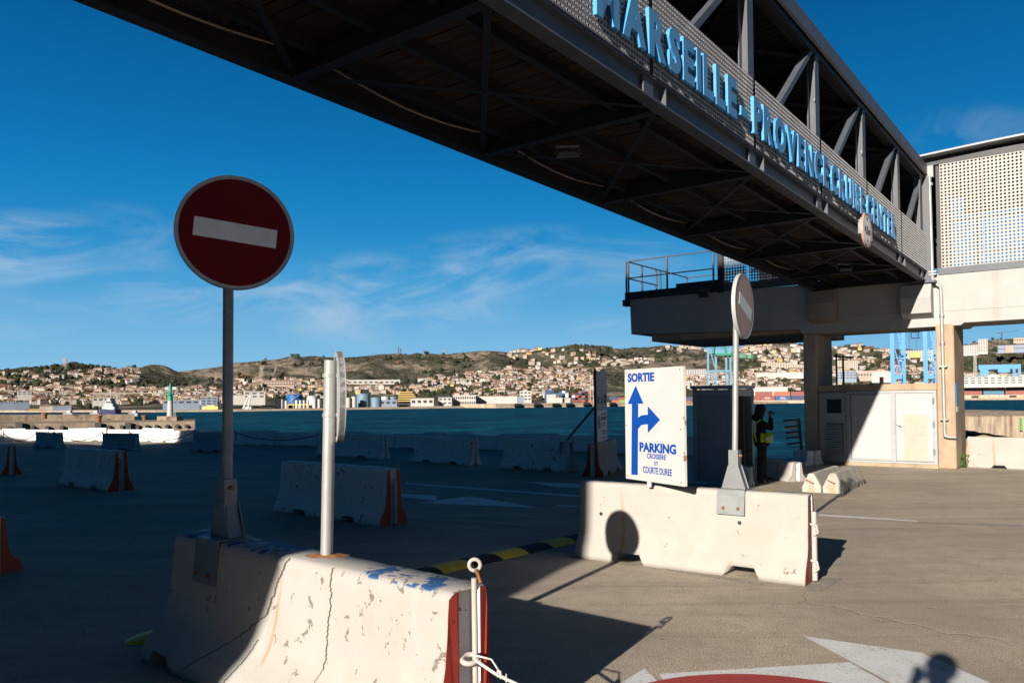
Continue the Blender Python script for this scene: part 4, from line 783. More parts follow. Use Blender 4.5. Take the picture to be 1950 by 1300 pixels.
mb = MB(); mb.box((.1, -.008, .95), (.3, -.005, 1.12)); mb.box((.16, -.01, 1.0), (.24, -.008, 1.07)); mb.box((.55, -.008, .95), (.8, -.005, 1.0)); mb.box((.6, -.008, 1.0), (.65, -.005, 1.15)); mb.box((.74, -.008, 1.0), (.79, -.005, 1.12)); mb.tube([(1.05, -.006, .95), (1.2, -.006, 1.05), (1.1, -.006, 1.18)], .02, 5); mb.build('pictogram', M['steel'], nb)
# brace pole
a_ = CAM + ray(1075, 842)*(21/ray(1075, 842).y); b_ = CAM + ray(1138, 768)*(20.2/ray(1138, 768).y)
mb = MB(); mb.tube([a_, b_], .035, 8); mb.box((a_.x-.15, a_.y-.3, a_.z-.28), (a_.x-.11, a_.y+.3, a_.z+.02)); mb.box((a_.x+.13, a_.y-.3, a_.z-.28), (a_.x+.17, a_.y+.3, a_.z+.02)); mb.box((a_.x-.11, a_.y-.3, a_.z-.02), (a_.x+.13, a_.y+.3, a_.z+.02))
tag(mb.build('brace_pole', M['galv_dk'], None, True), 'slanted steel brace pole from the shaded barrier to the notice board', 'pole')
# ------------------------------------------------------------------ quay wall of white blocks
gW = 'white blocks of the quay edge wall'
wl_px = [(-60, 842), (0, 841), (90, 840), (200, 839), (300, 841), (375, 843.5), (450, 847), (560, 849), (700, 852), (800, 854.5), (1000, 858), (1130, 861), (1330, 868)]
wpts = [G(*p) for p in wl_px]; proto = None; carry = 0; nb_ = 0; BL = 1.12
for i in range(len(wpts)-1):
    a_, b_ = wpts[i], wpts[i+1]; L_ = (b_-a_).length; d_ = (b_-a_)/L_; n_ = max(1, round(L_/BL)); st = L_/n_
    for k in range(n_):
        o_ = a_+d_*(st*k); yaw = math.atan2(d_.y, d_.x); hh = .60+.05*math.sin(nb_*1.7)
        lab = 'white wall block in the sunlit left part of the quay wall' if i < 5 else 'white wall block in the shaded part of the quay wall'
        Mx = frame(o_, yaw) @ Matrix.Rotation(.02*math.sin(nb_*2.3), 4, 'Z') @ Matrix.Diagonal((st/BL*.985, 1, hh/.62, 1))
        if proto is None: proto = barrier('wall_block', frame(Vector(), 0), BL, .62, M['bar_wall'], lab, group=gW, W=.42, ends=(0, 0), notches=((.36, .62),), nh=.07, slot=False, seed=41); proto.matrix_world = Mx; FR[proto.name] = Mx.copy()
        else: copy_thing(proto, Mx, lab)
        nb_ += 1
def chain(a, b, sag, label):
    m = MB(); n_ = 14; pts = [a*(1-t/n_)+b*(t/n_) - Z_*(sag*4*(t/n_)*(1-t/n_)) for t in range(n_+1)]; m.tube(pts, .018, 5)
    for p in (a, b): m.tube([p-Z_*.3, p+Z_*.08], .02, 6)
    return tag(m.build('chain', M['steel'], None, True), label, 'chain', 'chains hung along the quay barriers')
def at(x, y, Y): q = ray(x, y); return CAM + q*(Y/q.y)
chain(at(6, 824, 36), at(69, 824, 35), .35, 'dark chain sagging left of the leftmost small barrier'); chain(at(103, 823, 34), at(196, 823, 32.4), .34, 'dark chain sagging between the two leftmost small barriers')
chain(at(246, 822, 32), at(371, 821, 30.6), .35, 'dark chain sagging right of the barrier below the lighthouse'); chain(at(449, 824, 30), at(618, 824, 28), .26, 'dark chain sagging behind between the two sign posts')
# ------------------------------------------------------------------ speed hump segments
gH = 'rubber speed hump segments'
def hump(M_, name, mat, label, L=.46, end=None):
    e = empty(name, M_, label, 'speed hump', gH); m = MB(); rr = []
    for i in range(12):
        x = L*i/11; k = 1.0
        if end == 0: k = math.sin(min(1, (i/11)*1.0)*math.pi/2)**.6
        if end == 1: k = abs(math.sin((1-i/11)*math.pi/2))**.6
        rr.append([(x, (-.17+.34*j/10)*max(k, .05), max(.001, .052*k*abs(math.sin(math.pi*j/10))**.8)) for j in range(11)])
    m.loft(rr, smooth=True, closed=False, caps=False); m.build('hump_body', mat, e)
    m = MB(); rn = random.Random(1)
    if end is None:
        for i in range(15):
            for j in range(9): 
                y = -.14+.035*j; z = .052*math.sin(math.pi*(y+.17)/.34)**.8
                m.box((.02+i*.029, y, z-.002), (.036+i*.029, y+.016, z+.0035))
        m.build('tread', mat, e)
    return e
H0, H1 = G(760, 1116), G(1122, 1020); hd = (H1-H0); hL = hd.length; hd = hd/hL; hyaw = math.atan2(hd.y, hd.x)
hc = (G(850, 1093)+G(825, 1075))/2; hc = Vector((hc.x, hc.y, 0)); 
def hp(x, y): q = G(x, y); return (q-hc).dot(hd)
bnds = [hp(893, 1072), hp(925, 1060), hp(1006, 1060), hp(1045, 1048), hp(1098, 1036)]
yel = True; st = .47; base = (G(840, 1085)-G(0, 0)*0); 
pA, pB = G(838, 1085), G(1075, 1031); hd = (pB-pA).normalized(); hyaw = math.atan2(hd.y, hd.x); x = -2.0; k = 0
names = ['yellow', 'black']
while x < 3.9:
    yl = (k % 2 == 0); o_ = Vector((pA.x, pA.y, 0)) + hd*x
    px_ = 'in place ' + ['one', 'two', 'three', 'four', 'five', 'six', 'seven', 'eight', 'nine', 'ten', 'eleven', 'twelve', 'thirteen'][k] + ' counted from the near barrier'
    hump(frame(Vector((o_.x, o_.y, .001)), hyaw), 'speed_hump', M['yellow'] if yl else M['black'], ('yellow' if yl else 'black') + ' rubber speed hump segment ' + px_, .47); x += .475; k += 1
o_ = G(296, 1213); hump(frame(Vector((o_.x-.0, o_.y, .001)), hyaw-math.pi), 'speed_hump', M['yellow'], 'yellow rounded end piece of the speed hump left of the near barrier', .24, 1)
o_ = G(1436, 941); hump(frame(Vector((o_.x, o_.y, .001)), hyaw), 'speed_hump', M['yellow'], 'yellow rounded hump piece just behind the middle barrier', .85, 1)
# ------------------------------------------------------------------ guard booth
bo_ = G(1437, 917); bn = bo_.dot(N_); bs = bo_.dot(B_)
bF = bs; 
booth = empty('guard_booth', Mt @ Matrix.Translation((bn-1.0, bs, 0)), 'small grey blue guard booth behind the middle barrier, in shade', 'booth'); FR[booth.name] = Mt @ Matrix.Translation((bn-1.0, bs, 0))
q1 = PL(1321, 735, bo_, B_).dot(N_); 
fr_n = bn; lf = q1+.0; yb = bs+1.15
# front (towards -B) from lf to the corner, right side open towards +N
q2 = PL(1393, 800, Vector(bo_)-B_*1.15, B_).dot(N_)
x0_, x1_ = PL(1321, 735, bo_-B_*1.15, B_).dot(N_), q2; s0_, s1_ = bs-1.15, bs
mb = MB(); mb.box((x0_, s0_, .0), (x1_, s0_+.04, 2.02), Mt); mb.box((x0_, s0_+.04, 0), (x0_+.04, s1_, 2.02), Mt); mb.box((x0_+.04, s1_-.04, 0), (x1_, s1_, 2.02), Mt); P('wall', mb, M['booth'], booth)
mb = MB()
for a in ((x0_-.02, s0_-.02), (x1_-.06, s0_-.02), (x1_-.06, s1_-.05), (x0_-.02, s1_-.05)): mb.box((a[0], a[1], 0), (a[0]+.08, a[1]+.07, 2.06), Mt)
mb.box((x0_+.06, s0_-.018, 1.92), (x1_-.061, s0_-.001, 2.04), Mt); mb.box((x0_+.06, s0_-.018, .0), (x1_-.061, s0_-.001, .10), Mt); mb.box((x1_-.055, s0_+.05, 1.9), (x1_+.018, s1_-.051, 2.05), Mt); P('frame', mb, M['booth_frame'], booth)
mb = MB(); mb.box((x0_-.06, s0_-.06, 2.062), (x1_+.06, s1_+.06, 2.13), Mt); P('roof', mb, M['booth_frame'], booth)
mb = MB(); mb.box((x0_+.05, s0_+.05, .02), (x1_-.1, s1_-.05, .06), Mt); mb.box((x0_+.045, s0_+.9, .06), (x1_-.1, s1_-.045, 2.0), Mt); P('inner_wall', mb, M['booth_in'], booth)
mb = MB(); mb.box((x1_-.02, s1_+.003, 0), (x1_+.03, s1_+.05, 2.05), Mt); P('door_post', mb, M['white_trim'], booth)
mb = MB(); mb.tube([(x1_-.05, s0_+.35, .55), (x1_+.08, s0_+.55, .72), (x1_+.14, s0_+.75, .74)], .012, 6, Mt); P('handle', mb, M['steel'], booth)
mb = MB(); c_ = at(1418, 905, 16.6); mb.tube([c_+Vector((-.08, 0, .05)), c_+Vector((.08, 0, .05)), c_+Vector((.08, 0, -.42))], .03, 6); tag(mb.build('bent_pipe', M['booth_frame'], None, True), 'short bent pipe standing beside the low blue grey barrier', 'pipe')
# ------------------------------------------------------------------ small concrete blocks, slatted rack, right edge of the quay
def block_px(a, b, W_, H, mat, label, name='concrete_block', **k): return bar_px(name, a, b, H, mat, label, W=W_, ends=(0, 0), **k)
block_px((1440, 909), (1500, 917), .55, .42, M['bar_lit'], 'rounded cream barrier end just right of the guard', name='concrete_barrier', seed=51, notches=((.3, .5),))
block_px((1504, 885), (1531, 887), .9, .40, M['bar_blue'], 'shaded concrete block beside the left column', seed=52, notches=((.4, .6),), nh=.02)
def trap(a, b, dirv, L, H, label):
    A, Bq = G(*a), G(*b); w = (Bq-A).length; M_ = frame(A, math.atan2((Bq-A).y, (Bq-A).x)); e = empty('parking_block', M_, label, 'concrete block', 'grey parking blocks on the forecourt')
    c = w*.5; P_ = [(0, 0), (w, 0), (w, H*.30), (c+w*.16, H*.97), (c+w*.10, H), (c-w*.10, H), (c-w*.16, H*.97), (0, H*.30)]; rr = []
    loc = Matrix.Rotation(-math.atan2((Bq-A).y, (Bq-A).x), 3, 'Z') @ dirv; ys = [0, .02] + [i*.1 for i in range(1, int(L/.1))] + [L-.02, L]
    for y in ys:
        r = []
        notch = any(abs(y-q) < .1 for q in (L*.28, L*.72))
        for x, z in P_:
            zz_ = max(z, .09) if notch else z; v = Vector((x, y, zz_)); d = noise.noise(v*8+A)*.008; ins = .012 if y in (0, L) else 0
            r.append((x+(c-x)*ins*3+d+loc.x*y, loc.y*y, zz_-ins*(z > .1)+d*.5))
        rr.append(r)
    m = MB(); m.loft(rr); m.build('block_body', M['conc'], e)
    m = MB(); m.box((c-.05, -.006, 0), (c+.05, .0, H*.42)); m.build('slot', M['conc_tan'], e)
    m = MB(); m.tube([(c-.10, -.01, H*.66), (c+.02, -.02, H*.50), (c+.05, -.01, H*.50)], .013, 6); m.build('rebar', M['rust'], e); return e
kd_ = (G(1610, 889)-G(1545, 935)).normalized(); kd_ = Vector((B_.x*.75+N_.x*.25, B_.y*.75+N_.y*.25, 0)).normalized()
kd_ = (G(1651, 919)-G(1606, 940)).normalized(); LL = (G(1651, 921)-G(1606, 940)).length
trap((1527, 936), (1564, 938), kd_, LL, .37, 'grey trapezoid parking block, left one of the pair'); trap((1566.5, 938), (1606, 940), kd_, LL, .39, 'grey trapezoid parking block, right one of the pair')
rk0 = at(1527, 862, 22.5); rkt = at(1521, 797, 22.5); lf0 = at(1493, 799, 22.5)
mb = MB(); mb.beam(rk0, rkt, .07, .05, up=(0, 1, 0)); 
for f_ in (.02, .28, .52, .74, .98):
    p_ = rkt*(1-f_)+rk0*f_; p_.z = rkt.z-(rkt.z-at(1525, 843, 22.5).z)*f_; q_ = Vector((lf0.x+.04*f_*2, p_.y, p_.z-.04)); mb.beam(p_, q_, .05, .12 if f_ < .1 else .06, up=(0, 1, 0))
rk = tag(mb.build('slatted_rack', M['steel_blk'], None, True), 'leaning black slatted rack standing at the quay edge beside the left column', 'rack'); FR[rk.name] = Matrix.Translation(rk.location)
mb = MB()
for f_, g_ in ((.05, .26), (.30, .50), (.54, .72)):
    p_ = rkt*(1-f_)+rk0*f_; za = rkt.z-(rkt.z-at(1525, 843, 22.5).z)*f_-.04; zb_ = rkt.z-(rkt.z-at(1525, 843, 22.5).z)*g_+.03; mb.box((lf0.x+.06, p_.y+.03, zb_), (p_.x-.06, p_.y+.045, za))
mb.build('panel', M['bar_blue'], rk, True)
# rusty dock wall right
D_ = 34.0
def dock(px0, px1, yt, yb, D, th, mat, name, label, cat):
    a, b = at(px0, yt, D), at(px1, yt, D); m = MB(); nseg = 26; rr = []
    zt_, zb_ = a.z, at(px0, yb, D).z; bot = []
    for i in range(nseg+1):
        t_ = i/nseg; p = a*(1-t_)+b*t_; p.z = zt_; j = .05*noise.noise(Vector((i*.9, 3, 1))); zbb = at(px0, yb[0]+(yb[1]-yb[0])*t_, D).z+.10*noise.noise(Vector((i*.6, 7, 1))) if isinstance(yb, tuple) else zb_
        rr.append([(p.x, p.y-j, zbb), (p.x, p.y-j*.5, zt_-.1), (p.x, p.y-.02, zt_), (p.x, p.y+th, zt_), (p.x, p.y+th, zbb)])
    m.loft(rr); return tag(m.build(name, mat, None, True), label, cat)
t = NT('rust_streaked_concrete'); v = t.coord(); st_ = t.noise(1, 6, .7, .3, t.coord((2.6, 1, .28))); pl_ = t.noise(.9, 4, .6, 0, v)
c_ = t.mix(t.mr(st_, .35, .65), (.40, .33, .24), (.17, .13, .10)); rs_ = t.math('MULTIPLY', t.mr(st_, .60, .68), t.mr(pl_, .5, .6)); c_ = t.mix(rs_, c_, (.20, .07, .035)); t.bump(st_, .6, .05); M['dockwall'] = t.fin(c_, .9, 0, .2)
def zdock(x, y, D): return at(x, y, D).z
m = MB(); zt_ = at(1900, 785, 62).z
a, b = at(1780, 785, 62), at(2060, 781, 62)
rr = []
for i in range(31):
    t_ = i/30; p = a*(1-t_)+b*t_; x_ = 1780+280*t_; zl = at(1900, 818+ max(0, (x_-1838))*.16, 62).z + .1*noise.noise(Vector((i*.7, 2, 9))); j = .06*noise.noise(Vector((i*1.3, 1, 1)))
    rr.append([(p.x, p.y-j, zl), (p.x, p.y-j, zt_-.32), (p.x, p.y-.03-j, zt_-.27), (p.x-.3, p.y+2.2, zt_+.0), (p.x-.3, p.y+14, zt_), (p.x, p.y+14, zl)])
m.loft(rr); dk = tag(m.build('dock_wall', M['dockwall'], None, True), 'rust streaked concrete dock wall across the water behind the right barrier', 'dock'); FR[dk.name] = Matrix.Translation(dk.location)
m = MB(); q_ = at(1941, 795, 61.9); m.box((q_.x-.02, q_.y-.2, q_.z-1.0), (q_.x+.12, q_.y-.06, q_.z)); m.build('green_mark', M['crate_g'], dk, True)
m = MB(); m.box((at(1842, 800, 66).x, 66, -4.3), (at(2060, 800, 66).x, 67, -.3)); m.build('recess', M['steel_blk'], dk, True)
m = MB(); q_ = at(1885, 838, 27); rr = []
for i in range(9):
    r_ = 1.9*(1-i/8)+.05; rr.append([(q_.x-.2+math.cos(k*2*math.pi/18)*r_*(1+.15*noise.noise(Vector((k*.7, i*.4, 2)))), q_.y+math.sin(k*2*math.pi/18)*r_*.6, .03+ .52*max(0, 1-(r_/1.9))**.8) for k in range(18)])
m.loft(rr, smooth=True); tag(m.build('sand_pile', M['sand'], None, True), 'heap of tan sand behind the right barrier', 'sand pile')
m = MB(); rn = random.Random(9); q_ = G(1829, 889)
for k in range(170):
    a_ = rn.random()*6.28; r_ = rn.random()**.6*.15; z_ = rn.random()*.34; c_ = q_+Vector((math.cos(a_)*r_, math.sin(a_)*r_-.1, z_)); d1 = Vector((rn.uniform(-1, 1), rn.uniform(-1, 1), rn.uniform(-.2, 1))).normalized()*.055; d2 = d1.cross(Vector((rn.random(), rn.random(), rn.random()))).normalized()*.02
    m.add([c_-d1*.5, c_+d2, c_+d1*.6, c_-d2], [(0, 1, 2, 3)])
tag(m.build('weed_plant', M['leaf'], None, True), 'small green weed growing at the foot of the right column', 'plant')
rn = random.Random(12)
for i, (x, y, r_, lb) in enumerate(((1848, 884, .2, 'tan rubble stone leaning on the end of the right barrier'), (1845, 868, .16, 'smaller rubble stone above the barrier end'))):
    m = MB(); q_ = at(x, y, 21.6); m.blob((q_.x, q_.y, max(q_.z, r_*.6)), (r_*.9, r_, r_*1.3), i+3, 2, .5, 1.6); tag(m.build('stone', M['sand'], None, True), lb, 'stone')
# ------------------------------------------------------------------ far terrain
def lerp_tab(tab, x):
    if x <= tab[0][0]: return tab[0][1]
    for (a, b), (c, d) in zip(tab, tab[1:]):
        if x <= c: return b+(d-b)*(x-a)/(c-a)
    return tab[-1][1]
SKYL = [(-600, 725), (0, 712), (70, 707), (130, 704), (200, 703), (240, 701), (285, 697), (305, 700), (330, 707), (370, 704), (430, 694), (450, 690), (520, 684), (590, 677), (640, 680), (700, 677), (740, 674), (800, 676), (850, 674), (930, 670), (985, 672), (1010, 669), (1050, 662), (1095, 657), (1140, 659), (1174, 664), (1220, 661), (1259, 658), (1300, 660), (1336, 667), (1380, 672), (1408, 668), (1440, 658), (1479, 653), (1527, 662), (1595, 664), (1642, 662), (1693, 664), (1780, 664), (1832, 661), (1880, 650), (1950, 642), (2100, 636), (2600, 640)]
FRONT = [(-600, 715), (0, 711), (70, 705), (125, 698), (195, 701), (240, 708), (300, 722), (360, 735), (420, 742), (500, 745)]
TOWN = [(-600, 748), (0, 746), (200, 744), (420, 733), (500, 726), (640, 724), (760, 724), (850, 712), (930, 703), (1100, 700), (1240, 702), (1336, 705), (1400, 700), (1530, 703), (1700, 706), (1830, 700), (1950, 698), (2600, 700)]
def shore(x): return lerp_tab([(-600, 785), (300, 784.5), (450, 783), (900, 776), (1240, 771.5), (1500, 767.5), (1850, 761), (2600, 750)], x)
def hz(x): return 762+(975-x)*math.tan(ROLL)
def rshore(x): return FPX*(CH+4)/max(4.6, shore(x)-hz(x))*math.hypot(1, (x-975)/FPX)*1.0
RR = 2900
def yprof(x, u):
    """photo row seen at picture column x for terrain parameter u (0 shore .. 1 skyline)"""
    sh = shore(x)-3.2; tw = lerp_tab(TOWN, x); sk = lerp_tab(SKYL, x)
    if x < 500:
        fr = min(lerp_tab(FRONT, x), tw-2)
        pts = [(0, sh), (.12, sh-4), (.42, tw), (.62, fr), (.72, fr+8), (1, sk)]
    else: pts = [(0, sh), (.10, sh-4), (.5, tw), (1, sk)]
    for (a, b), (c, d) in zip(pts, pts[1:]):
        if u <= c:
            t_ = (u-a)/(c-a); 
            if c == 1: t_ = 1-(1-t_)**1.35
            return b+(d-b)*t_
    return sk
def rad_u(x, u): r0 = min(rshore(x), 1500)+4; return r0+(RR-r0)*u**1.15
def terr(x, u, rough=True):
    r = rad_u(x, u); y = yprof(x, u); d = ray(x, 700); a = math.atan2(d.x, d.y); q = ray(x, y); p = CAM+q*(r/math.hypot(q.x, q.y))
    if rough:
        k = max(0, u-.45)/.55 if x > 520 else max(0, u-.74)/.26; k = min(k, 1); w = Vector((p.x*.0021, p.y*.0021, .3)); 
        rg = 1-abs(noise.noise(w*1.0+Vector((3, 1, 0))))*2; rg2 = 1-abs(noise.noise(w*2.3))*2; rg3 = noise.noise(w*7)
        amp = (k*(1-k)*4)**.7*60+ k*5; p.z += (rg*.55+rg2*.4+rg3*.25-.6)*amp + noise.noise(w*14)*3*k
    return p
def ground_at(x, y, umin=0.0):
    u = umin
    while u < 1:
        if yprof(x, u) <= y: break
        u += .008
    return terr(x, min(u, .995)), u
mb = MB(); X0, X1, NX, NU = -560, 2560, 780, 86; vs = []; fs = []
for i in range(NX+1):
    x = X0+(X1-X0)*i/NX; p = terr(x, 0, False); q = ray(x, shore(x)); e_ = CAM+q*(rad_u(x, 0)*.996/math.hypot(q.x, q.y)); vs.append(Vector((e_.x, e_.y, -4.6)))
    for j in range(NU+1): vs.append(terr(x, j/NU))
    p = terr(x, 1); vs.append(Vector((p.x*1.15, p.y*1.15, p.z*.5-30)))
st_ = NU+3
for i in range(NX):
    for j in range(st_-1): fs.append((i*st_+j, (i+1)*st_+j, (i+1)*st_+j+1, i*st_+j+1))
mb.add(vs, fs, None, 0, True); tag(mb.build('hills', M['hill'], None, True), kind='structure')
def far(px, py, D): q = ray(px, py); return CAM+q*(D/math.hypot(q.x, q.y))
def ppm(px, D): return D/FPX*math.hypot(1, (px-975)/FPX)**-1*1.0          # metres per photo pixel (approx.)
def ffrm(px, py, D, yaw=None):
    p = far(px, py, D); q = ray(px, py); a = -math.atan2(q.x, q.y) if yaw is None else yaw
    return Matrix.Translation(p) @ Matrix.Rotation(a, 4, 'Z')
# quay strip along the far shore
mb = MB(); prev = None
for i in range(161):
    x = -200+ i*15.5; 
    D0 = rad_u(x, 0)*.985; a = far(x, shore(x), D0); b = far(x, shore(x)-3.4-.5*noise.noise(Vector((x*.02, 0, 0))), D0+5); c = far(x, shore(x)-3.6, D0+60)
    r = [(a.x, a.y, -4.5), (a.x, a.y, a.z), (b.x, b.y, max(b.z, -3.2)), (c.x, c.y, max(b.z, -3.2)+.05), (c.x, c.y, -4.5)]
    if prev is not None: mb.add(prev+r, [(k, k+5, k+6, k+1) for k in range(4)])
    prev = r
tag(mb.build('far_quay', M['rockquay'], None, True), kind='structure')
# breakwater with the lighthouse
def slab_px(x0, x1, yt, yb, D, depth, mat, name, label, cat, rag=.1, y1=None):
    m = MB(); rr = []; n_ = max(4, int((x1-x0)/8))
    for i in range(n_+1):
        x = x0+(x1-x0)*i/n_; y = yt+((y1 if y1 is not None else yt)-yt)*i/n_; p = far(x, y, D); j = rag*noise.noise(Vector((i*.8, 1, yt)))
        q = Vector((p.x, p.y, 0)).normalized(); b = far(x, yb, D)
        rr.append([(p.x, p.y, b.z-.8), (p.x, p.y, p.z-.35+j), (p.x, p.y, p.z+j*.5), (p.x+q.x*depth, p.y+q.y*depth, p.z+j*.5), (p.x+q.x*depth, p.y+q.y*depth, b.z-.8)])
    m.loft(rr); return tag(m.build(name, mat, None, True), label, cat)
t = NT('breakwater_concrete'); v = t.coord(); a_ = t.noise(1, 5, .7, .2, t.coord((.5, .5, .25))); jt = t.noise(.35, 4, .6, 0, v)
c_ = t.mix(t.mr(a_, .35, .65), (.33, .27, .195), (.17, .13, .095)); c_ = t.mix(t.mr(jt, .56, .66), c_, (.10, .07, .05)); M['bwater'] = t.fin(c_, .9, 0, .2)
bw = slab_px(-220, 256, 791, 812, 205, 12, M['bwater'], 'breakwater', 'long low concrete breakwater wall farther out at the left', 'breakwater', .12, 789)
bw2 = slab_px(-220, 371, 810, 832, 130, 14, M['bwater'], 'breakwater', 'nearer concrete pier that carries the lighthouse', 'breakwater', .05, 801.5)
mb = MB()
for x in (38, 188, 245): 
    D = 129.8; p = far(x, 812, D); mb.box((p.x-.5, p.y-.15, p.z-1.6), (p.x+.4, p.y+.02, p.z+.6))
for x in (18, 62, 90, 118, 207, 232, 262, 280, 298, 318, 337, 355): p = far(x, 815-(x/90), 129.8); mb.tube([(p.x, p.y-.1, p.z), (p.x, p.y+.1, p.z)], .28, 10)
FR[bw2.name] = Matrix.Translation(bw2.location); mb.build('fender_recess', M['black'], bw2, True)
for i, (x, y) in enumerate(((188, 803), (275, 801), (85, 797))):
    mb = MB(); p = far(x, y, 150 if i else 131); mb.tube([p, p+Z_*.7], .35, 10); mb.tube([p+Z_*.7, p+Z_*.95], .5, 10); tag(mb.build('bollard', M['rust'], None, True), ('rusty bollard on the near pier', 'rusty bollard standing left of the lighthouse', 'rusty bollard farthest left on the breakwater')[i], 'bollard', 'bollards on the breakwater')
DL = 136; pL = far(324, 798, DL); mpp = DL/FPX/math.hypot(1, (324-975)/FPX)*1.08
lh = empty('lighthouse', Matrix.Translation(pL), 'small white lighthouse with green top on the pier end', 'lighthouse')
mb = MB(); mb.box((pL.x-17*mpp, pL.y-1.2, pL.z-.5), (pL.x+17*mpp, pL.y+1.2, pL.z+.5)); mb.build('base', M['bwater'], lh, True)
mb = MB(); mb.tube([pL+Z_*.4, pL+Z_*33*mpp], [5.8*mpp, 4.2*mpp], 14); mb.build('tower', M['white'], lh, True)
mb = MB(); mb.tube([pL+Z_*33*mpp, pL+Z_*43*mpp], [4.4*mpp, 4*mpp], 12); mb.tube([pL+Z_*43*mpp, pL+Z_*45*mpp], [8*mpp, 8*mpp], 12); mb.tube([pL+Z_*45*mpp, pL+Z_*53*mpp, pL+Z_*58*mpp, pL+Z_*64*mpp], [2.8*mpp, 2.6*mpp, 2*mpp, .3*mpp], 10); mb.build('lantern', M['green_lt'], lh, True)
mb = MB()
for a in range(8):
    c_, s_ = math.cos(a*.785), math.sin(a*.785); mb.tube([pL+Vector((c_*8*mpp, s_*8*mpp, 45*mpp)), pL+Vector((c_*8*mpp, s_*8*mpp, 50*mpp))], .03, 4)
for z in (48, 50.5): mb.torus(pL+Z_*z*mpp, 8*mpp, .03, (1, 0, 0), (0, 1, 0), 16, 4)
mb.box((pL.x-9.5*mpp, pL.y, pL.z+52*mpp), (pL.x-3*mpp, pL.y+.1, pL.z+57*mpp)); mb.box((pL.x+4*mpp, pL.y, pL.z+52*mpp), (pL.x+11*mpp, pL.y+.1, pL.z+57*mpp)); mb.build('gallery', M['white_trim'], lh, True)
mb = MB()
for dx in (7.5, 10): mb.tube([pL+Vector((dx*mpp, -.2, .3)), pL+Vector((dx*mpp, -.2, 45*mpp))], .045, 4)
for z in range(18): mb.tube([pL+Vector((7.5*mpp, -.2, .6+z*.2)), pL+Vector((10*mpp, -.2, .6+z*.2))], .03, 4)
mb.build('ladder', M['white_trim'], lh, True)
# ------------------------------------------------------------------ houses
def house_mesh(name, w, d, h, roof, wm_, rm, win=True, floors=2, seed=0):
    m = MB(); rn = random.Random(seed); m.box((-w/2, -d/2, -4), (w/2, d/2, h)); ov = .35; rh = w*.17
    if roof == 'gable': m.loft([[(-w/2-ov, -d/2-ov, h), (w/2+ov, -d/2-ov, h), (w/2+ov, -d/2-ov, h+.15), (0, 0-d/2-ov, h+rh), (-w/2-ov, -d/2-ov, h+.15)], [(-w/2-ov, d/2+ov, h), (w/2+ov, d/2+ov, h), (w/2+ov, d/2+ov, h+.15), (0, d/2+ov, h+rh), (-w/2-ov, d/2+ov, h+.15)]], mi=1)
    elif roof == 'side': m.loft([[(-w/2-ov, -d/2-ov, h), (-w/2-ov, -d/2-ov, h+.15), (-w/2-ov, 0, h+d*.2), (-w/2-ov, d/2+ov, h+.15), (-w/2-ov, d/2+ov, h)], [(w/2+ov, -d/2-ov, h), (w/2+ov, -d/2-ov, h+.15), (w/2+ov, 0, h+d*.2), (w/2+ov, d/2+ov, h+.15), (w/2+ov, d/2+ov, h)]], mi=1)
    elif roof == 'hip': m.add([(-w/2-ov, -d/2-ov, h), (w/2+ov, -d/2-ov, h), (w/2+ov, d/2+ov, h), (-w/2-ov, d/2+ov, h), (-w*.18, 0, h+d*.22), (w*.18, 0, h+d*.22)], [(0, 1, 5, 4), (1, 2, 5), (2, 3, 4, 5), (3, 0, 4), (0, 3, 2, 1)], mi=1)
    else: m.box((-w/2-.15, -d/2-.15, h), (w/2+.15, d/2+.15, h+.4), mi=0)
    if win:
        nw = max(2, int(w/3.0))
        for f in range(floors):
            z = h*(f+.38)/floors
            for k in range(nw):
                x = -w/2+w*(k+.5)/nw
                if rn.random() < .85: m.box((x-.55, -d/2-.04, z), (x+.55, -d/2+.02, z+1.5), mi=2)
            for k in range(2): y = -d/2+d*(k+.5)/2; m.box((w/2-.02, y-.5, z), (w/2+.04, y+.5, z+1.4), mi=2); m.box((-w/2-.04, y-.5, z), (-w/2+.02, y+.5, z+1.4), mi=2)
    return m, [M[wm_], M[rm], M['win']]
WALLS = {'wallw': 'white', 'wallc': 'cream', 'wallp': 'pink', 'wally': 'ochre', 'wallg': 'grey'}; ROOFS = {'roof1': 'terracotta', 'roof2': 'pale tile', 'roofg': 'flat grey'}
protos = []; rn = random.Random(77)
combos = [('wallc', 'roof1', 'gable'), ('wallc', 'roof1', 'hip'), ('wallw', 'roof1', 'side'), ('wallw', 'roof2', 'hip'), ('wallp', 'roof1', 'side'), ('wallc', 'roof2', 'side'), ('wally', 'roof1', 'gable'), ('wallw', 'roofg', 'flat'), ('wallc', 'roofg', 'flat'), ('wallp', 'roof2', 'hip'), ('wallw', 'roof1', 'gable'), ('wallc', 'roof2', 'gable')]
for i, (a, b, c) in enumerate(combos):
    w, d, h = rn.uniform(8, 13), rn.uniform(7, 9.5), rn.choice((4.2, 5.8, 6.5, 7.2)); m, mats = house_mesh('house', w, d, h, c, a, b, True, 2 if h > 5 else 1, i); protos.append((m, mats, a, b))
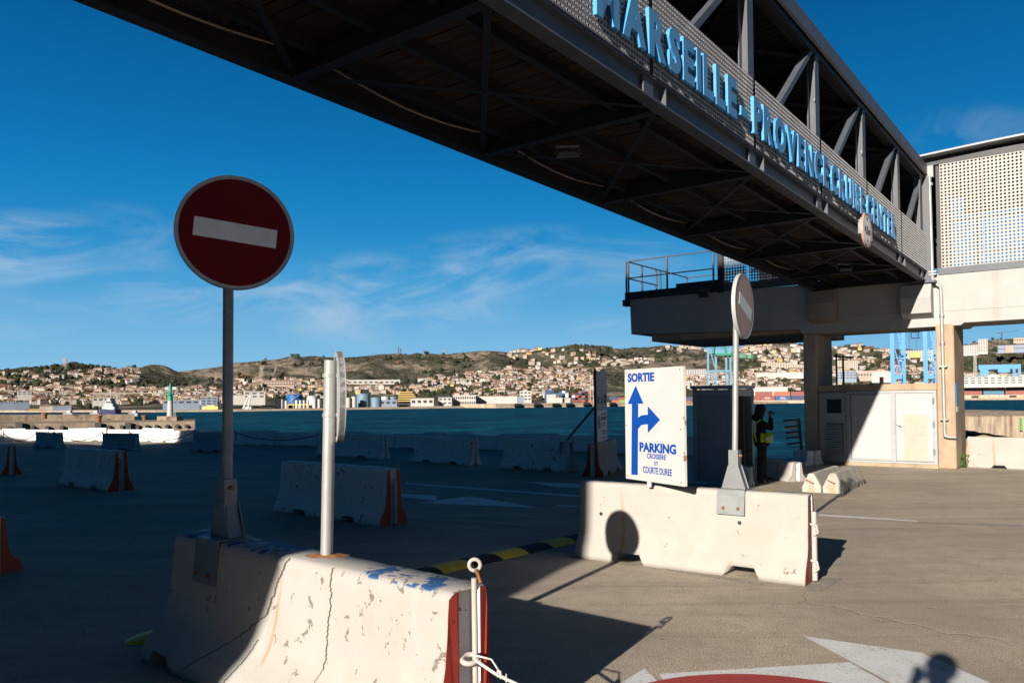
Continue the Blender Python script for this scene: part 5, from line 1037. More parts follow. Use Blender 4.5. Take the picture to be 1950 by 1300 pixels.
zones = [  # x0, x1, y0, y1, count, district
 (0, 250, 741, 770, 190, 'in the dense town at the far left'), (250, 440, 742, 770, 120, 'in the town behind the lighthouse'), (155, 262, 708, 731, 60, 'in the wooded left hillside'), (0, 160, 712, 742, 34, 'among trees low on the left hill'),
 (440, 660, 726, 758, 150, 'behind the blue tank'), (660, 800, 736, 752, 26, 'above the grey tanks'), (800, 900, 712, 745, 44, 'on the slope above the white offices'), (890, 1140, 703, 744, 240, 'in the terraced town left of the exit board'),
 (870, 1060, 744, 757, 30, 'just behind the harbour sheds'), (960, 1110, 676, 704, 46, 'high on the slope below the ridge'), (1100, 1240, 683, 700, 50, 'on the saddle behind the exit board'), (970, 1030, 668, 676, 14, 'on the ridge top'), (1255, 1345, 657, 668, 20, 'on the ridge below the railing platform'),
 (1300, 1440, 712, 745, 90, 'behind the booth'), (1400, 1530, 657, 688, 150, 'on the hilltop left of the left column'), (1430, 1530, 706, 742, 60, 'between the white sheds by the left column'), (1590, 1700, 665, 695, 90, 'on the hill above the plant room'),
 (1590, 1785, 700, 733, 60, 'low behind the plant room'), (1715, 1785, 664, 700, 26, 'between the two blue crane legs'), (1836, 1990, 716, 740, 60, 'behind the blue yard crane')]
hl = []; rn = random.Random(4)
for x0, x1, y0, y1, cnt, dist in zones:
    for k in range(int(cnt*1.7)):
        x = rn.uniform(x0, x1); y = rn.uniform(y0, y1); y = max(y, lerp_tab(SKYL, x)+1.5); p, u = ground_at(x, y+.8); D = math.hypot(p.x, p.y)
        hl.append((D, x, y, p, dist, rn.randrange(len(protos)), rn.uniform(-.6, .6), rn.uniform(.85, 1.25)))
hl.sort(key=lambda t: t[0]/t[7]); used = {}; stuff = MB(); smats = [M[k] for k in ('wallw', 'wallc', 'wallp', 'wally', 'wallg', 'roof1', 'roof2', 'roofg', 'win')]; sidx = {m: i for i, m in enumerate(smats)}
TARG = 9.6      # photo pixels that an average house spans
for i, (D, x, y, p, dist, pi, yaw, sc) in enumerate(hl):
    m, mats, a, b = protos[pi]; k = max(.5, min(1.9, TARG*D/FPX/11.0))*sc*(.8 if y < 700 else 1)
    Mx = Matrix.Translation(p) @ Matrix.Rotation(yaw-math.atan2(x-975, FPX), 4, 'Z') @ Matrix.Scale(k, 4)
    if i < 290:
        lab = f'small {WALLS[a]} house with {ROOFS[b]} roof {dist}'
        if pi not in used: o = m.build('house', mats); used[pi] = o.data
        else: o = bpy.data.objects.new('house', used[pi]); COL.objects.link(o)
        o.matrix_world = Mx; tag(o, lab, 'house', 'houses of the town across the water')
    else:
        o_ = len(stuff.v); stuff.v += [Mx @ v for v in m.v]; stuff.f += [[q+o_ for q in f] for f in m.f]; stuff.m += [sidx[mats[q]] for q in m.m]; stuff.sm += m.sm
tag(stuff.build('distant_houses', smats, None, True), 'countless small cream houses with terracotta roofs farther up the hills', 'houses', None, 'stuff')
# ------------------------------------------------------------------ larger far buildings
def fbox(px0, px1, yt, yb, D=None, depth=14, wall='wallw', roof='roofg', floors=0, label='', cat='building', name='building', wins=None, pitched=False, yaw=0.0, group=None, bays=None):
    xc = (px0+px1)/2
    if D is None: D = rad_u(xc, 0)+25
    a, b, t_ = far(px0, yb, D), far(px1, yb, D), far(xc, yt, D); w = (b-a).length; h = t_.z-a.z; c = (a+b)/2; Mx = Matrix.Translation(c) @ Matrix.Rotation(-math.atan2(c.x, c.y)+yaw, 4, 'Z')
    e = empty(name, Mx, label, cat, group); m = MB(); m.box((-w/2, 0, -5), (w/2, depth, h)); m.build('wall', M[wall], e)
    m = MB()
    if pitched: m.loft([[(-w/2-.4, -.4, h), (w/2+.4, -.4, h), (w/2+.4, -.4, h+.2), (0, -.4, h+min(w*.12, 3)), (-w/2-.4, -.4, h+.2)], [(-w/2-.4, depth+.4, h), (w/2+.4, depth+.4, h), (w/2+.4, depth+.4, h+.2), (0, depth+.4, h+min(w*.12, 3)), (-w/2-.4, depth+.4, h+.2)]])
    else: m.box((-w/2-.3, -.3, h+.002), (w/2+.3, depth+.3, h+.6))
    m.build('roof', M[roof], e)
    if floors:
        nb = bays or max(3, min(12, int(w/4.2)))
        for f in range(floors):
            z = h*(f+.35)/floors; zh = min(h/floors*.42, 2.6)
            for k in range(nb):
                x = -w/2+w*(k+.5)/nb
                if f == 0 and k == 0: m = MB(); m.box((-w/nb*.3, -.06, 0), (w/nb*.3, .02, zh)); wo = m.build('window', M['win'], e)
                elif True: wo = wo.copy(); COL.objects.link(wo); wo.parent = e
                wo.location = (x, 0, z)
    return e
fbox(0-80, 56, 766, 780, None, 30, 'shedblue', 'shedblue', 0, 'large blue grey shed at the far left shore')
fbox(75, 100, 772.5, 779.5, None, 20, 'wallc', 'roof2', 0, 'cream gabled warehouse, left half of a pair', pitched=True); fbox(100, 136, 773, 782, None, 20, 'shedblue', 'roofg', 0, 'dark open shed right of the cream gabled warehouse')
fbox(56, 74, 780, 788, None, 10, 'wally', 'wally', 0, 'pale yellow container-like hut on the left shore'); fbox(86, 118, 780, 789, None, 10, 'wallw', 'wallw', 0, 'white hut beside the pale yellow hut')
fbox(-60, 25, 781, 790, None, 10, 'wallc', 'roofg', 1, 'low beige shed at the left picture edge'); fbox(33, 60, 745, 752, 900, 12, 'wallw', 'wallw', 2, 'white block of flats in the far left town'); fbox(176, 208, 757, 765, 700, 12, 'wallw', 'roofg', 1, 'white building in front of the arched viaduct')
fbox(382, 414, 756, 771, None, 16, 'shedblue', 'wallg', 3, 'round fronted blue glass office left of the tall sign post'); fbox(310, 380, 762, 770, None, 16, 'shedblue', 'roofg', 1, 'long low blue shed behind the lighthouse')
fbox(464, 505, 746, 758, None, 20, 'wallw', 'wallg', 2, 'white factory right of the tall sign post'); fbox(425, 500, 752, 760, 760, 20, 'wallw', 'roofg', 0, 'long white factory hall in the town')
fbox(500, 560, 724, 734, 1300, 14, 'wallp', 'roof1', 2, 'row of pink flats on the slope'); fbox(640, 762, 723, 732, 1500, 20, 'wallw', 'wallg', 1, 'very long white retail shed at the hill foot')
fbox(782, 826, 759, 771, None, 14, 'wallw', 'wallw', 1, 'low white harbour building right of the stepped yellow one'); fbox(835, 860, 757, 771, None, 14, 'wallw', 'shedblue', 2, 'small blue and white harbour building')
fbox(863, 906, 753, 772, None, 18, 'wallw', 'wallw', 2, 'white office with two rows of windows', bays=10); fbox(907, 985, 754, 769, None, 40, 'wallw', 'roof2', 0, 'long white warehouse with tan roof', yaw=-.05, pitched=False)
fbox(958, 998, 756, 768, rad_u(975, 0)+18, 14, 'shedblue', 'roofg', 0, 'grey canopy end of the white warehouse'); fbox(990, 1012, 745, 763, rad_u(1000, 0)+70, 14, 'wallw', 'wallg', 3, 'white tower-like office behind the warehouse')
fbox(1057, 1071, 758, 769, None, 8, 'wallw', 'wallw', 0, 'small white cube hut on the quay'); fbox(1071, 1086, 759, 769, None, 8, 'wallg', 'wallg', 0, 'grey hut beside the white cube hut'); fbox(1041, 1058, 752, 763, rad_u(1050, 0)+30, 9, 'wallw', 'wallw', 0, 'white hut in front of the blue containers')
fbox(711, 756, 762, 772, None, 16, 'shedblue', 'shedblue', 1, 'low blue shed in front of the tanks')
gF = 'pale apartment blocks across the water'
fbox(1450, 1510, 690, 705, 1900, 16, 'wallc', 'wallc', 5, 'long pale slab of flats left of the left column', group=gF); fbox(1505, 1534, 694, 706, 1880, 16, 'wallc', 'wallc', 5, 'lower pale flats touching the left column', group=gF); fbox(1592, 1634, 686, 706, 1850, 16, 'wallc', 'wallc', 6, 'pale flats just right of the left column', group=gF)
fbox(1300, 1345, 703, 722, 1500, 16, 'wallg', 'wallg', 5, 'greyish flats right of the exit board', group=gF); fbox(1345, 1366, 708, 727, 1450, 16, 'wallp', 'wallp', 5, 'brownish flats behind the pale crane leg', group=gF)
fbox(1725, 1785, 666, 684, 2200, 16, 'wallw', 'wallw', 4, 'white flats with a yellow part between the crane legs', group=gF); fbox(1733, 1752, 671, 677, 2190, 3, 'wally', 'wally', 0, 'yellow flats part between the crane legs', group=gF)
fbox(1828, 1864, 657, 673, 2100, 16, 'wallw', 'wallw', 7, 'long white block of flats right of the tan column', group=gF); fbox(1863, 1881, 645.5, 670, 2080, 16, 'wallw', 'wallw', 9, 'tall white tower block right of the tan column', group=gF)
fbox(1900, 1960, 656, 668, 2300, 30, 'shedblue', 'shedblue', 1, 'blue and glass shed high on the right hill'); fbox(1914, 1930, 658, 668, 2290, 20, 'wallp', 'wallp', 0, 'pink block beside the blue shed on the right hill'); fbox(1930, 1990, 641, 650, 2400, 20, 'wallp', 'roof2', 1, 'long pink building on top of the right hill')
fbox(1440, 1530, 709, 716, 1500, 30, 'wallw', 'wallw', 0, 'long flat white sheds left of the left column'); fbox(1436, 1500, 737, 745, rad_u(1470, 0)+60, 20, 'wallw', 'wallw', 0, 'white roofed terminal shed behind the left containers')
fbox(1592, 1631, 707, 722, 1300, 30, 'shedblue', 'wallw', 3, 'glass and white office above the plant room'); fbox(1633, 1690, 706, 719, 1350, 30, 'wallp', 'wallw', 1, 'long low brick and white store'); fbox(1660, 1700, 709, 722, 1300, 20, 'wallw', 'wallw', 0, 'white store left of the first blue crane leg')
fbox(1834, 1990, 716, 731, 1500, 16, 'wallw', 'wallg', 3, 'long pale building behind the yard crane')
# stepped yellow building
Dq = rad_u(775, 0)+40; e = None
p = far(777, 770, Dq); mp_ = Dq/FPX; e = empty('terraced_building', Matrix.Translation(p) @ Matrix.Rotation(-math.atan2(p.x, p.y), 4, 'Z'), 'stepped ochre building with open balcony floors', 'building')
for k in range(5):
    x0, x1 = (-18+k*.6)*mp_*1.05, (19-k*2.6)*mp_; z = (6+k*4.1)*mp_; m = MB(); m.box((x0, -1+k*.5, z), (x1, 12, z+1.6*mp_)); m.build('balcony_band', M['wally'], e)
m = MB(); m.box((-16*mp_, 2, -3), (11*mp_, 11.5, 24*mp_)); m.build('wall', M['win'], e)
# arched viaduct
Dv = 900; a, b = far(178, 750, Dv), far(229, 749, Dv); e = empty('viaduct', Matrix.Translation(a), 'pale stone viaduct with a row of dark arches', 'viaduct'); d_ = (b-a).normalized(); L_ = (b-a).length; h_ = 8*Dv/FPX
Mv = Matrix.Translation(a) @ Matrix.Rotation(math.atan2(d_.y, d_.x), 4, 'Z'); m = MB(); na = 8; wA = L_/na
for k in range(na):
    x0 = k*wA; pts = [(x0+wA*.5+math.cos(q)*wA*.34, 0, -h_*.40+math.sin(q)*wA*.34) for q in [math.pi*j/8 for j in range(9)]]
    top = [(x0+wA*j/8, 0, 0) for j in range(8, -1, -1)]
    for j in range(8): m.loft([[pts[j], pts[j+1], top[j+1], top[j]], [tuple(Vector(q)+Vector((0, 5, 0))) for q in (pts[j], pts[j+1], top[j+1], top[j])]])
    m.box((x0, 0, -h_-6), (x0+wA*.16, 5, -h_*.40)); m.box((x0+wA*.84, 0, -h_-6), (x0+wA, 5, -h_*.40))
m.v = [Mv @ v for v in m.v]; m.build('arches', M['wallc'], e, True); m = MB(); m.box((-3, -.3, .002), (L_+40, 5.3, 1.2), Mv); m.build('parapet', M['wallc'], e, True)
# storage tanks and silos
def tank(px0, px1, yt, yb, mat, label, dome=.12, name='storage_tank', cat='tank', grp=None, D=None):
    xc = (px0+px1)/2; D = D or rad_u(xc, 0)+30; p = far(xc, yb, D); r = (far(px1, yb, D)-far(px0, yb, D)).length/2; h = far(xc, yt, D).z-p.z; e = empty(name, Matrix.Translation(p), label, cat, grp)
    m = MB(); m.tube([(0, 0, -3), (0, 0, h)], r, 28, caps=False); m.build('shell', M[mat], e); m = MB(); m.tube([(0, 0, h), (0, 0, h+r*dome*.7), (0, 0, h+r*dome)], [r*1.01, r*.6, .1], 28, smooth=False); m.build('roof', M[mat], e)
    if r > 6:
        m = MB()
        for k in range(10): a1, a2 = -2.4+k*.16, -2.4+(k+1)*.16; m.beam((math.cos(a1)*(r+.5), math.sin(a1)*(r+.5), h*k/10), (math.cos(a2)*(r+.5), math.sin(a2)*(r+.5), h*(k+1)/10), .5, .25)
        m.torus((0, 0, h+.6), r, .12, (1, 0, 0), (0, 1, 0), 28, 4); m.build('stair', M['silo'], e)
    return e
tank(546, 577, 752, 771, 'tankblue', 'bright blue round storage tank', D=rad_u(560, 0)+60); gS = 'grey metal silos by the far quay'
for x0, x1, yt, yb, lb in ((524, 531, 760, 779, 'first of two tall silos left of the blue tank'), (532, 540, 760, 779, 'second of two tall silos left of the blue tank'), (541, 548, 763, 778, 'darker short silo left of the blue tank'), (562, 567.5, 762, 772, 'leftmost of four small silos before the blue tank'), (569, 574.5, 762, 772, 'second of four small silos before the blue tank'), (576, 581.5, 762, 772, 'third of four small silos before the blue tank'), (583, 588.5, 762, 772, 'rightmost of four small silos before the blue tank'), (595, 602, 760, 775, 'left one of two silos before the short sign post'), (604, 611, 760, 775, 'right one of two silos before the short sign post')): tank(x0, x1, yt, yb, 'silo', lb, .15, 'silo', 'silo', gS)
tank(584, 606, 754, 764, 'silo', 'wide pale grey tank behind the silos', D=rad_u(590, 0)+90); tank(658, 668, 757, 771, 'wallw', 'white upright tank right of the sign post'); tank(669, 679, 755, 771, 'wallw', 'taller white upright tank right of the sign post'); tank(679, 705, 750, 771, 'tankgrey', 'largest blue grey storage tank', D=rad_u(690, 0)+40)
tank(706, 726, 757, 768, 'tankgrey', 'dark grey low tank right of the largest tank'); tank(726, 741, 755, 765, 'silo', 'pale grey tank among the low tanks', D=rad_u(733, 0)+60); tank(741, 756, 755, 766, 'tankgrey', 'blue grey tank rightmost of the low tanks', D=rad_u(745, 0)+60)
m = MB(); p = far(568, 776, rad_u(568, 0)+12); k_ = rad_u(568, 0)/FPX
for dx in (-20, -10, 0, 10, 18): m.box((p.x+dx*k_, p.y, p.z-1), (p.x+(dx+1)*k_, p.y+1, p.z+5*k_))
m.box((p.x-20*k_, p.y, p.z+5*k_), (p.x+19*k_, p.y+2, p.z+6.5*k_)); tag(m.build('pipe_gantry', M['wally'], None, True), 'yellow pipe gantry in front of the silos', 'gantry')
m = MB(); p = far(400, 778, rad_u(400, 0)+10); k_ = rad_u(400, 0)/FPX; m.box((p.x-14*k_, p.y, p.z-.5), (p.x+14*k_, p.y+3, p.z+4*k_)); m.box((p.x-6*k_, p.y, p.z+4*k_), (p.x+9*k_, p.y+3, p.z+6*k_)); tag(m.build('yellow_barge', M['wally'], None, True), 'yellow work barge on the shore left of the tall sign post', 'barge')
m = MB(); p = far(470, 778, rad_u(470, 0)+8); k_ = rad_u(470, 0)/FPX; m.beam(p+Vector((-7*k_, 0, 0)), p+Vector((4*k_, 0, 24*k_)), 1, 1); m.beam(p+Vector((2*k_, 0, 0)), p+Vector((7*k_, 0, 25*k_)), 1, 1); m.beam(p+Vector((-3*k_, 0, 9*k_)), p+Vector((12*k_, 0, 25*k_)), .5, .5); m.box((p.x-6*k_, p.y, p.z-1), (p.x+8*k_, p.y+4, p.z+4*k_)); tag(m.build('harbour_crane', M['white'], None, True), 'white slanted harbour crane right of the tall sign post', 'crane')
# white boat behind the breakwater
k_ = 330/FPX; p = far(211, 789, 330); e = empty('tug_boat', Matrix.Translation(p), 'white boat with stepped superstructure and mast at the left', 'boat')
m = MB(); m.loft([[(-12*k_, -2, -.6), (12*k_, -2, -.6), (12*k_, 2, -.6), (-12*k_, 2, -.6)], [(-14*k_, -2.4, 2.2), (13*k_, -2.4, 1.6), (13*k_, 2.4, 1.6), (-14*k_, 2.4, 2.2)]]); m.build('hull', M['crate_n'], e)
m = MB()
for w_, z0, z1 in ((11, 1.8, 2.9), (8, 2.9, 4.0), (5, 4.0, 5.1), (3, 5.1, 5.9)): m.box((-w_*k_, -1.8, z0), (w_*k_*.9, 1.8, z1))
m.build('superstructure', M['white'], e); m = MB(); m.tube([(0, 0, 5.9), (0, 0, 9.5)], .12, 5); m.tube([(-1.0, 0, 7.2), (1.0, 0, 7.2)], .07, 4); m.build('mast', M['white'], e); m = MB(); m.box((-4*k_, -1.85, 4.3), (4*k_, -1.8, 4.8)); m.build('windows', M['win'], e)
for i, (x, lb) in enumerate(((132, 'white motor boat right of the dark shed'), (183, 'small white boat left of the tug'), (256, 'small white boat right of the tug'))):
    m = MB(); p = far(x, 789, 330); w_ = 7*k_; m.loft([[(p.x-w_, p.y-.8, p.z-.6), (p.x+w_, p.y-.8, p.z-.6), (p.x+w_, p.y+.8, p.z-.6), (p.x-w_, p.y+.8, p.z-.6)], [(p.x-w_*1.2, p.y-1, p.z+.6), (p.x+w_, p.y-1, p.z+.5), (p.x+w_, p.y+1, p.z+.5), (p.x-w_*1.2, p.y+1, p.z+.6)]]); m.box((p.x-w_*.4, p.y-.7, p.z+.6), (p.x+w_*.5, p.y+.7, p.z+1.5)); tag(m.build('motor_boat', M['white'], None, True), lb, 'boat', 'small boats by the breakwater')
# ------------------------------------------------------------------ containers, quay with fenders, cranes
def container(px, py, D, wpx, hpx, mat, label, grp, txt=None):
    p = far(px, py, D); w = (far(px+wpx, py, D)-p).length; h = hpx*D/FPX*1.0; M_ = Matrix.Translation(p) @ Matrix.Rotation(-math.atan2(p.x, p.y), 4, 'Z'); m = MB(); n_ = 12
    m.box((0, .12, 0), (w, 2.4, h)); m.box((0, 0, 0), (w, .12, h*.07)); m.box((0, 0, h*.93), (w, .12, h)); m.box((0, 0, h*.07), (w*.02, .12, h*.93)); m.box((w*.98, 0, h*.07), (w, .12, h*.93))
    for k in range(n_): m.box((w*(.02+.96*k/n_), .03, h*.07), (w*(.02+.96*(k+.5)/n_), .12, h*.93))
    o = m.build('shipping_container', M[mat]); o.matrix_world = M_; FR[o.name] = M_; tag(o, label, 'container', grp)
    if txt:
        vs, fs, nz = text_mesh(txt, .05, .5, 2); mx = max(v.x for v in vs); m = MB(); m.add([(w*.3+v.x/mx*w*.4, -.05 if v.z > 0 else .0, h*.3+v.y*h*.5) for v in vs], fs); m.build('lettering', M['white'], o)
    return o
ORD = ['first', 'second', 'third', 'fourth', 'fifth', 'sixth', 'seventh', 'eighth', 'ninth', 'tenth', 'eleventh', 'twelfth', 'thirteenth']
gC = 'shipping containers stacked on the far quay'; D1 = rad_u(1485, 0)+12
CN = {'crate_r': 'rust red', 'crate_o': 'orange', 'crate_b': 'blue', 'crate_n': 'navy', 'crate_t': 'teal', 'crate_g': 'green', 'crate_w': 'white'}
for row, (y, h_, items) in enumerate(((762, 8.2, ((1436, 12, 'crate_r', None), (1448, 28, 'crate_r', 'HUNDOY'), (1477, 29, 'crate_b', 'APL'), (1507, 28, 'crate_n', None))), (753.5, 7.6, ((1438, 34, 'crate_r', None), (1473, 32, 'crate_o', None), (1506, 28, 'crate_r', None))))):
    for j, (x, w_, c_, tx) in enumerate(items): container(x, y, D1, w_-.8, h_, c_, f'{CN[c_]} container ' + ('lettered ' if tx else '') + f'in the {"lower" if row == 0 else "upper"} row by the booth, place {["one","two","three","four"][j]}', gC, None if tx is None else ('HYUNDAY' if tx == 'HUNDOY' else tx))
D2 = rad_u(1890, 0)+12
for row, (y, h_, items) in enumerate(((751.5, 8, ((1834, 37, 'crate_r', None), (1873, 40, 'crate_t', None), (1915, 60, 'crate_r', None))), (743, 7.6, ((1834, 37, 'crate_n', None), (1872, 42, 'crate_r', 'HYUNDAI'), (1915, 60, 'crate_n', None))))):
    for j, (x, w_, c_, tx) in enumerate(items): container(x, y, D2, w_-.8, h_, c_, f'{CN[c_]} container ' + ('lettered ' if tx else '') + f'in the {"lower" if row == 0 else "upper"} row by the tan column, place {["one","two","three"][j]} from left', gC, tx)
rn = random.Random(21); D3 = rad_u(1080, 0)+45; k = 0
for col in range(13):
    x = 1058+col*6.2+ (6 if col > 8 else 0); 
    for lv in range(rn.choice((3, 4, 4, 5)) if col < 10 else 3):
        c_ = rn.choice(('crate_b', 'crate_b', 'crate_o', 'crate_r', 'crate_n', 'crate_w', 'crate_t') if col < 6 else ('crate_o', 'crate_r', 'crate_o', 'crate_b', 'crate_r'))
        container(x, 765.5-lv*4.3, D3+rn.choice((0, 0, 5)), 5.9, 4.1, c_, f'{CN[c_]} container left of the notice board, {ORD[col]} stack, {ORD[lv]} tier up', gC)
for lv in range(5): container(1037, 765-lv*4.6, D3-4, 17.5, 4.5, 'crate_b', f'long blue container left of the mixed stacks, {ORD[lv]} tier up', gC)
for i, (x, c_) in enumerate(((1165, 'crate_o'), (1180, 'crate_g'), (1160, 'crate_b'), (1176, 'crate_r'), (1306, 'crate_b'), (1302, 'crate_r'))): container(x, 766-(i in (2, 3))*5-(i == 4)*5, D3, 15, 4.6, c_, f'{CN[c_]} container beside the exit board ' + ('left side' if x < 1200 else 'right side'), gC)
# projecting pier with fenders
p0_, p1_ = far(944, 781, rad_u(944, 0)*.90), far(1330, 773.5, rad_u(1330, 0)*.90)
m = MB(); zt_ = far(944, 769, rad_u(944, 0)*.9).z; d_ = (p1_-p0_).normalized(); L_ = (p1_-p0_).length; Mp = Matrix.Translation(Vector((p0_.x, p0_.y, 0))) @ Matrix.Rotation(math.atan2(d_.y, d_.x), 4, 'Z')
m.box((0, 0, -4.5), (L_, 60, zt_), Mp); m.box((-.5, -.5, zt_-1.0), (L_, .0, zt_+.05), Mp); pq = tag(m.build('pier', M['rockquay'], None, True), 'concrete pier with big black fenders in front of the container stacks', 'pier'); FR[pq.name] = Matrix.Translation(pq.location)
for x in (985, 1022, 1057, 1083, 1116, 1165): 
    t_ = ((ray(x, 770).x/ray(x, 770).y)*p0_.y-p0_.x)/(d_.x-(ray(x, 770).x/ray(x, 770).y)*d_.y); m = MB(); m.tube([Mp @ Vector((t_-3, -1, -1.9)), Mp @ Vector((t_+3, -1, -1.9))], 1.25, 10); m.box((t_-2.6, -.6, -3.6), (t_+5, .0, -2.2), Mp); m.build('fender', M['black'], pq, True)
for g_, (x0, x1, yy) in enumerate(((1436, 1531, 766.5), (1834, 1990, 758.5))):
    Dq = (D1 if g_ == 0 else D2)-8; a, b = far(x0-90*(g_ == 0), yy, Dq), far(x1+60, yy, Dq); d_ = (b-a).normalized(); L_ = (b-a).length; Mq = Matrix.Translation(Vector((a.x, a.y, 0))) @ Matrix.Rotation(math.atan2(d_.y, d_.x), 4, 'Z'); zt_ = far(x0, 762.3 if g_ == 0 else 752, Dq).z
    m = MB(); m.box((0, 0, -4.5), (L_, 50, zt_), Mq); o = tag(m.build('container_quay', M['rockquay'], None, True), ('pale stone quay under the containers right of the booth', 'pale stone quay under the containers right of the tan column')[g_], 'quay'); FR[o.name] = Matrix.Translation(o.location)
    for x in ((1440, 1478) if g_ == 0 else (1857, 1929)):
        q_ = far(x, yy, Dq); t_ = (q_-Vector((a.x, a.y, 0))).dot(d_); m = MB(); m.box((t_-5, -.8, -3.4), (t_+5, 0, zt_-1.2), Mq); m.build('fender', M['black'], o, True)
def lattice(m, p, h, w, n_, t_=.35):
    for sx in (-1, 1):
        for sy in (-1, 1): m.beam(p+Vector((sx*w, sy*w, 0)), p+Vector((sx*w*.5, sy*w*.5, h)), t_, t_)
    for k in range(n_):
        z0, z1 = h*k/n_, h*(k+1)/n_; a_, b_ = w*(1-.5*k/n_), w*(1-.5*(k+1)/n_)
        m.beam(p+Vector((-a_, -a_, z0)), p+Vector((b_, -b_, z1)), t_*.6, t_*.6); m.beam(p+Vector((a_, -a_, z0)), p+Vector((-b_, -b_, z1)), t_*.6, t_*.6); m.beam(p+Vector((-b_, -b_, z1)), p+Vector((b_, -b_, z1)), t_*.6, t_*.6)
# pale blue and green crane
Dc = 620; k_ = Dc/FPX; pc = far(1370, 766, Dc); e = empty('harbour_crane', Matrix.Translation(pc), 'pale blue and green harbour crane behind the faded sign post', 'crane')
m = MB(); 
for dx in (-21, -6, 14, 22): m.beam((dx*k_, 0, 0), (dx*k_*.93, 0, 125*k_), 3.4*k_, 3.4*k_)
for z in (58, 92, 96): m.beam((-21*k_, 0, z*k_), (21*k_, 0, z*k_), 3*k_, 3*k_)
m.beam((-20*k_, 0, 96*k_), (-10*k_, 0, 135*k_), 2.4*k_, 2.4*k_); m.beam((-6*k_, 0, 60*k_), (-16*k_, 0, 96*k_), 1.6*k_, 1.6*k_); m.beam((-6*k_, 0, 0), (-14*k_, 0, 58*k_), 1.6*k_, 1.6*k_); m.beam((0, 0, 96*k_), (8*k_, 0, 125*k_), 2*k_, 2*k_); m.build('legs', M['palecrane'], e)
m = MB(); m.beam((-12*k_, -2, 90*k_), (-4*k_, -2, 135*k_), 2.4*k_, 2.4*k_); m.beam((12*k_, -2, 90*k_), (2*k_, -2, 135*k_), 2.4*k_, 2.4*k_); m.box((-8*k_, -4, 86*k_), (20*k_, 2, 90*k_))
for j in range(6): m.beam(((20+j*7)*k_, -3, (84-j*.5)*k_), ((27+j*7)*k_, -3, (90-j)*k_), 1*k_, 1*k_); m.beam(((20+j*7)*k_, -3, (90-j)*k_), ((27+j*7)*k_, -3, (83-j*.5)*k_), 1*k_, 1*k_)
m.beam((20*k_, -3, 91*k_), (62*k_, -3, 85*k_), 1.6*k_, 1.6*k_); m.beam((20*k_, -3, 84*k_), (62*k_, -3, 81*k_), 1.6*k_, 1.6*k_); m.build('boom', M['greencrane'], e)
# blue container crane legs
Dc = 420
for i, (x0, x1) in enumerate(((1697, 1718), (1760, 1779))):
    k_ = Dc/FPX; pc = far(x0, 765, Dc); Mx = Matrix.Translation(pc) @ Matrix.Rotation(-math.atan2(pc.x, pc.y), 4, 'Z'); e = empty('container_crane', Mx, ('blue container crane leg frame above the left of the plant room', 'blue container crane leg frame close to the tan column')[i], 'crane', 'blue container cranes')
    w_ = x1-x0; m = MB(); m.box((0, 0, -2), (6.6*k_, 3*k_, 180*k_)); m.box((w_*k_-3*k_, 6, -2), (w_*k_+3*k_, 6+3*k_, 180*k_)); m.build('leg', M['bluecrane'], e)
    m = MB(); m.box((6.7*k_, 1, 39*k_), (w_*k_-3*k_, 4, 46*k_)); m.build('sill_beam', M['bluecrane'], e)
    m = MB(); m.beam((7*k_, 3, 92*k_), (w_*k_-3*k_, 3, 47*k_), 1.6*k_, 1.6*k_); m.beam((5*k_, 3, 180*k_), (w_*k_-2*k_, 3, 80*k_), 3*k_, 3*k_); m.beam((7*k_, 3, 76*k_), (w_*k_, 3, 76*k_), 1.4*k_, 1.4*k_); m.beam((7*k_, 3, 46*k_), (w_*k_-4*k_, 3, 76*k_), 1.2*k_, 1.2*k_); m.beam((w_*k_-4*k_, 3, 46*k_), (w_*k_-8*k_, 3, 20*k_), 2*k_, 2*k_); m.build('brace', M['bluecrane'], e)
    m = MB(); 
    for j in range(7): m.box(((w_-8)*k_, 2, (30+j*12)*k_), ((w_-4)*k_, 3, (31+j*12)*k_)); m.beam(((w_-8)*k_, 2.5, (30+j*12)*k_), ((w_-3)*k_, 2.5, (42+j*12)*k_), .12, .12)
    m.build('stair', M['bluecrane'], e)
m = MB(); p = far(1742, 637, 415); k_ = 415/FPX; 
for a_ in ((-6, -6), (6, -6)): m.beam(p+Vector((a_[0]*k_, 0, -6*k_)), p+Vector((a_[0]*k_, 0, 40*k_)), .25, .25)
m.beam(p+Vector((-6*k_, 0, -6*k_)), p+Vector((9*k_, 0, -6*k_)), .4, .4); m.beam(p+Vector((-6*k_, 0, 4*k_)), p+Vector((9*k_, 0, 4*k_)), .3, .3); m.tube([p+Vector((-9*k_, 0, 60*k_)), p+Vector((-9*k_, 0, -30*k_))], .07, 4); m.tube([p+Vector((3*k_, 0, 60*k_)), p+Vector((3*k_, 0, -28*k_))], .07, 4); tag(m.build('crane_cage', M['crate_n'], None, True), 'dark crane cage with hanging ropes between the blue legs', 'crane cage')
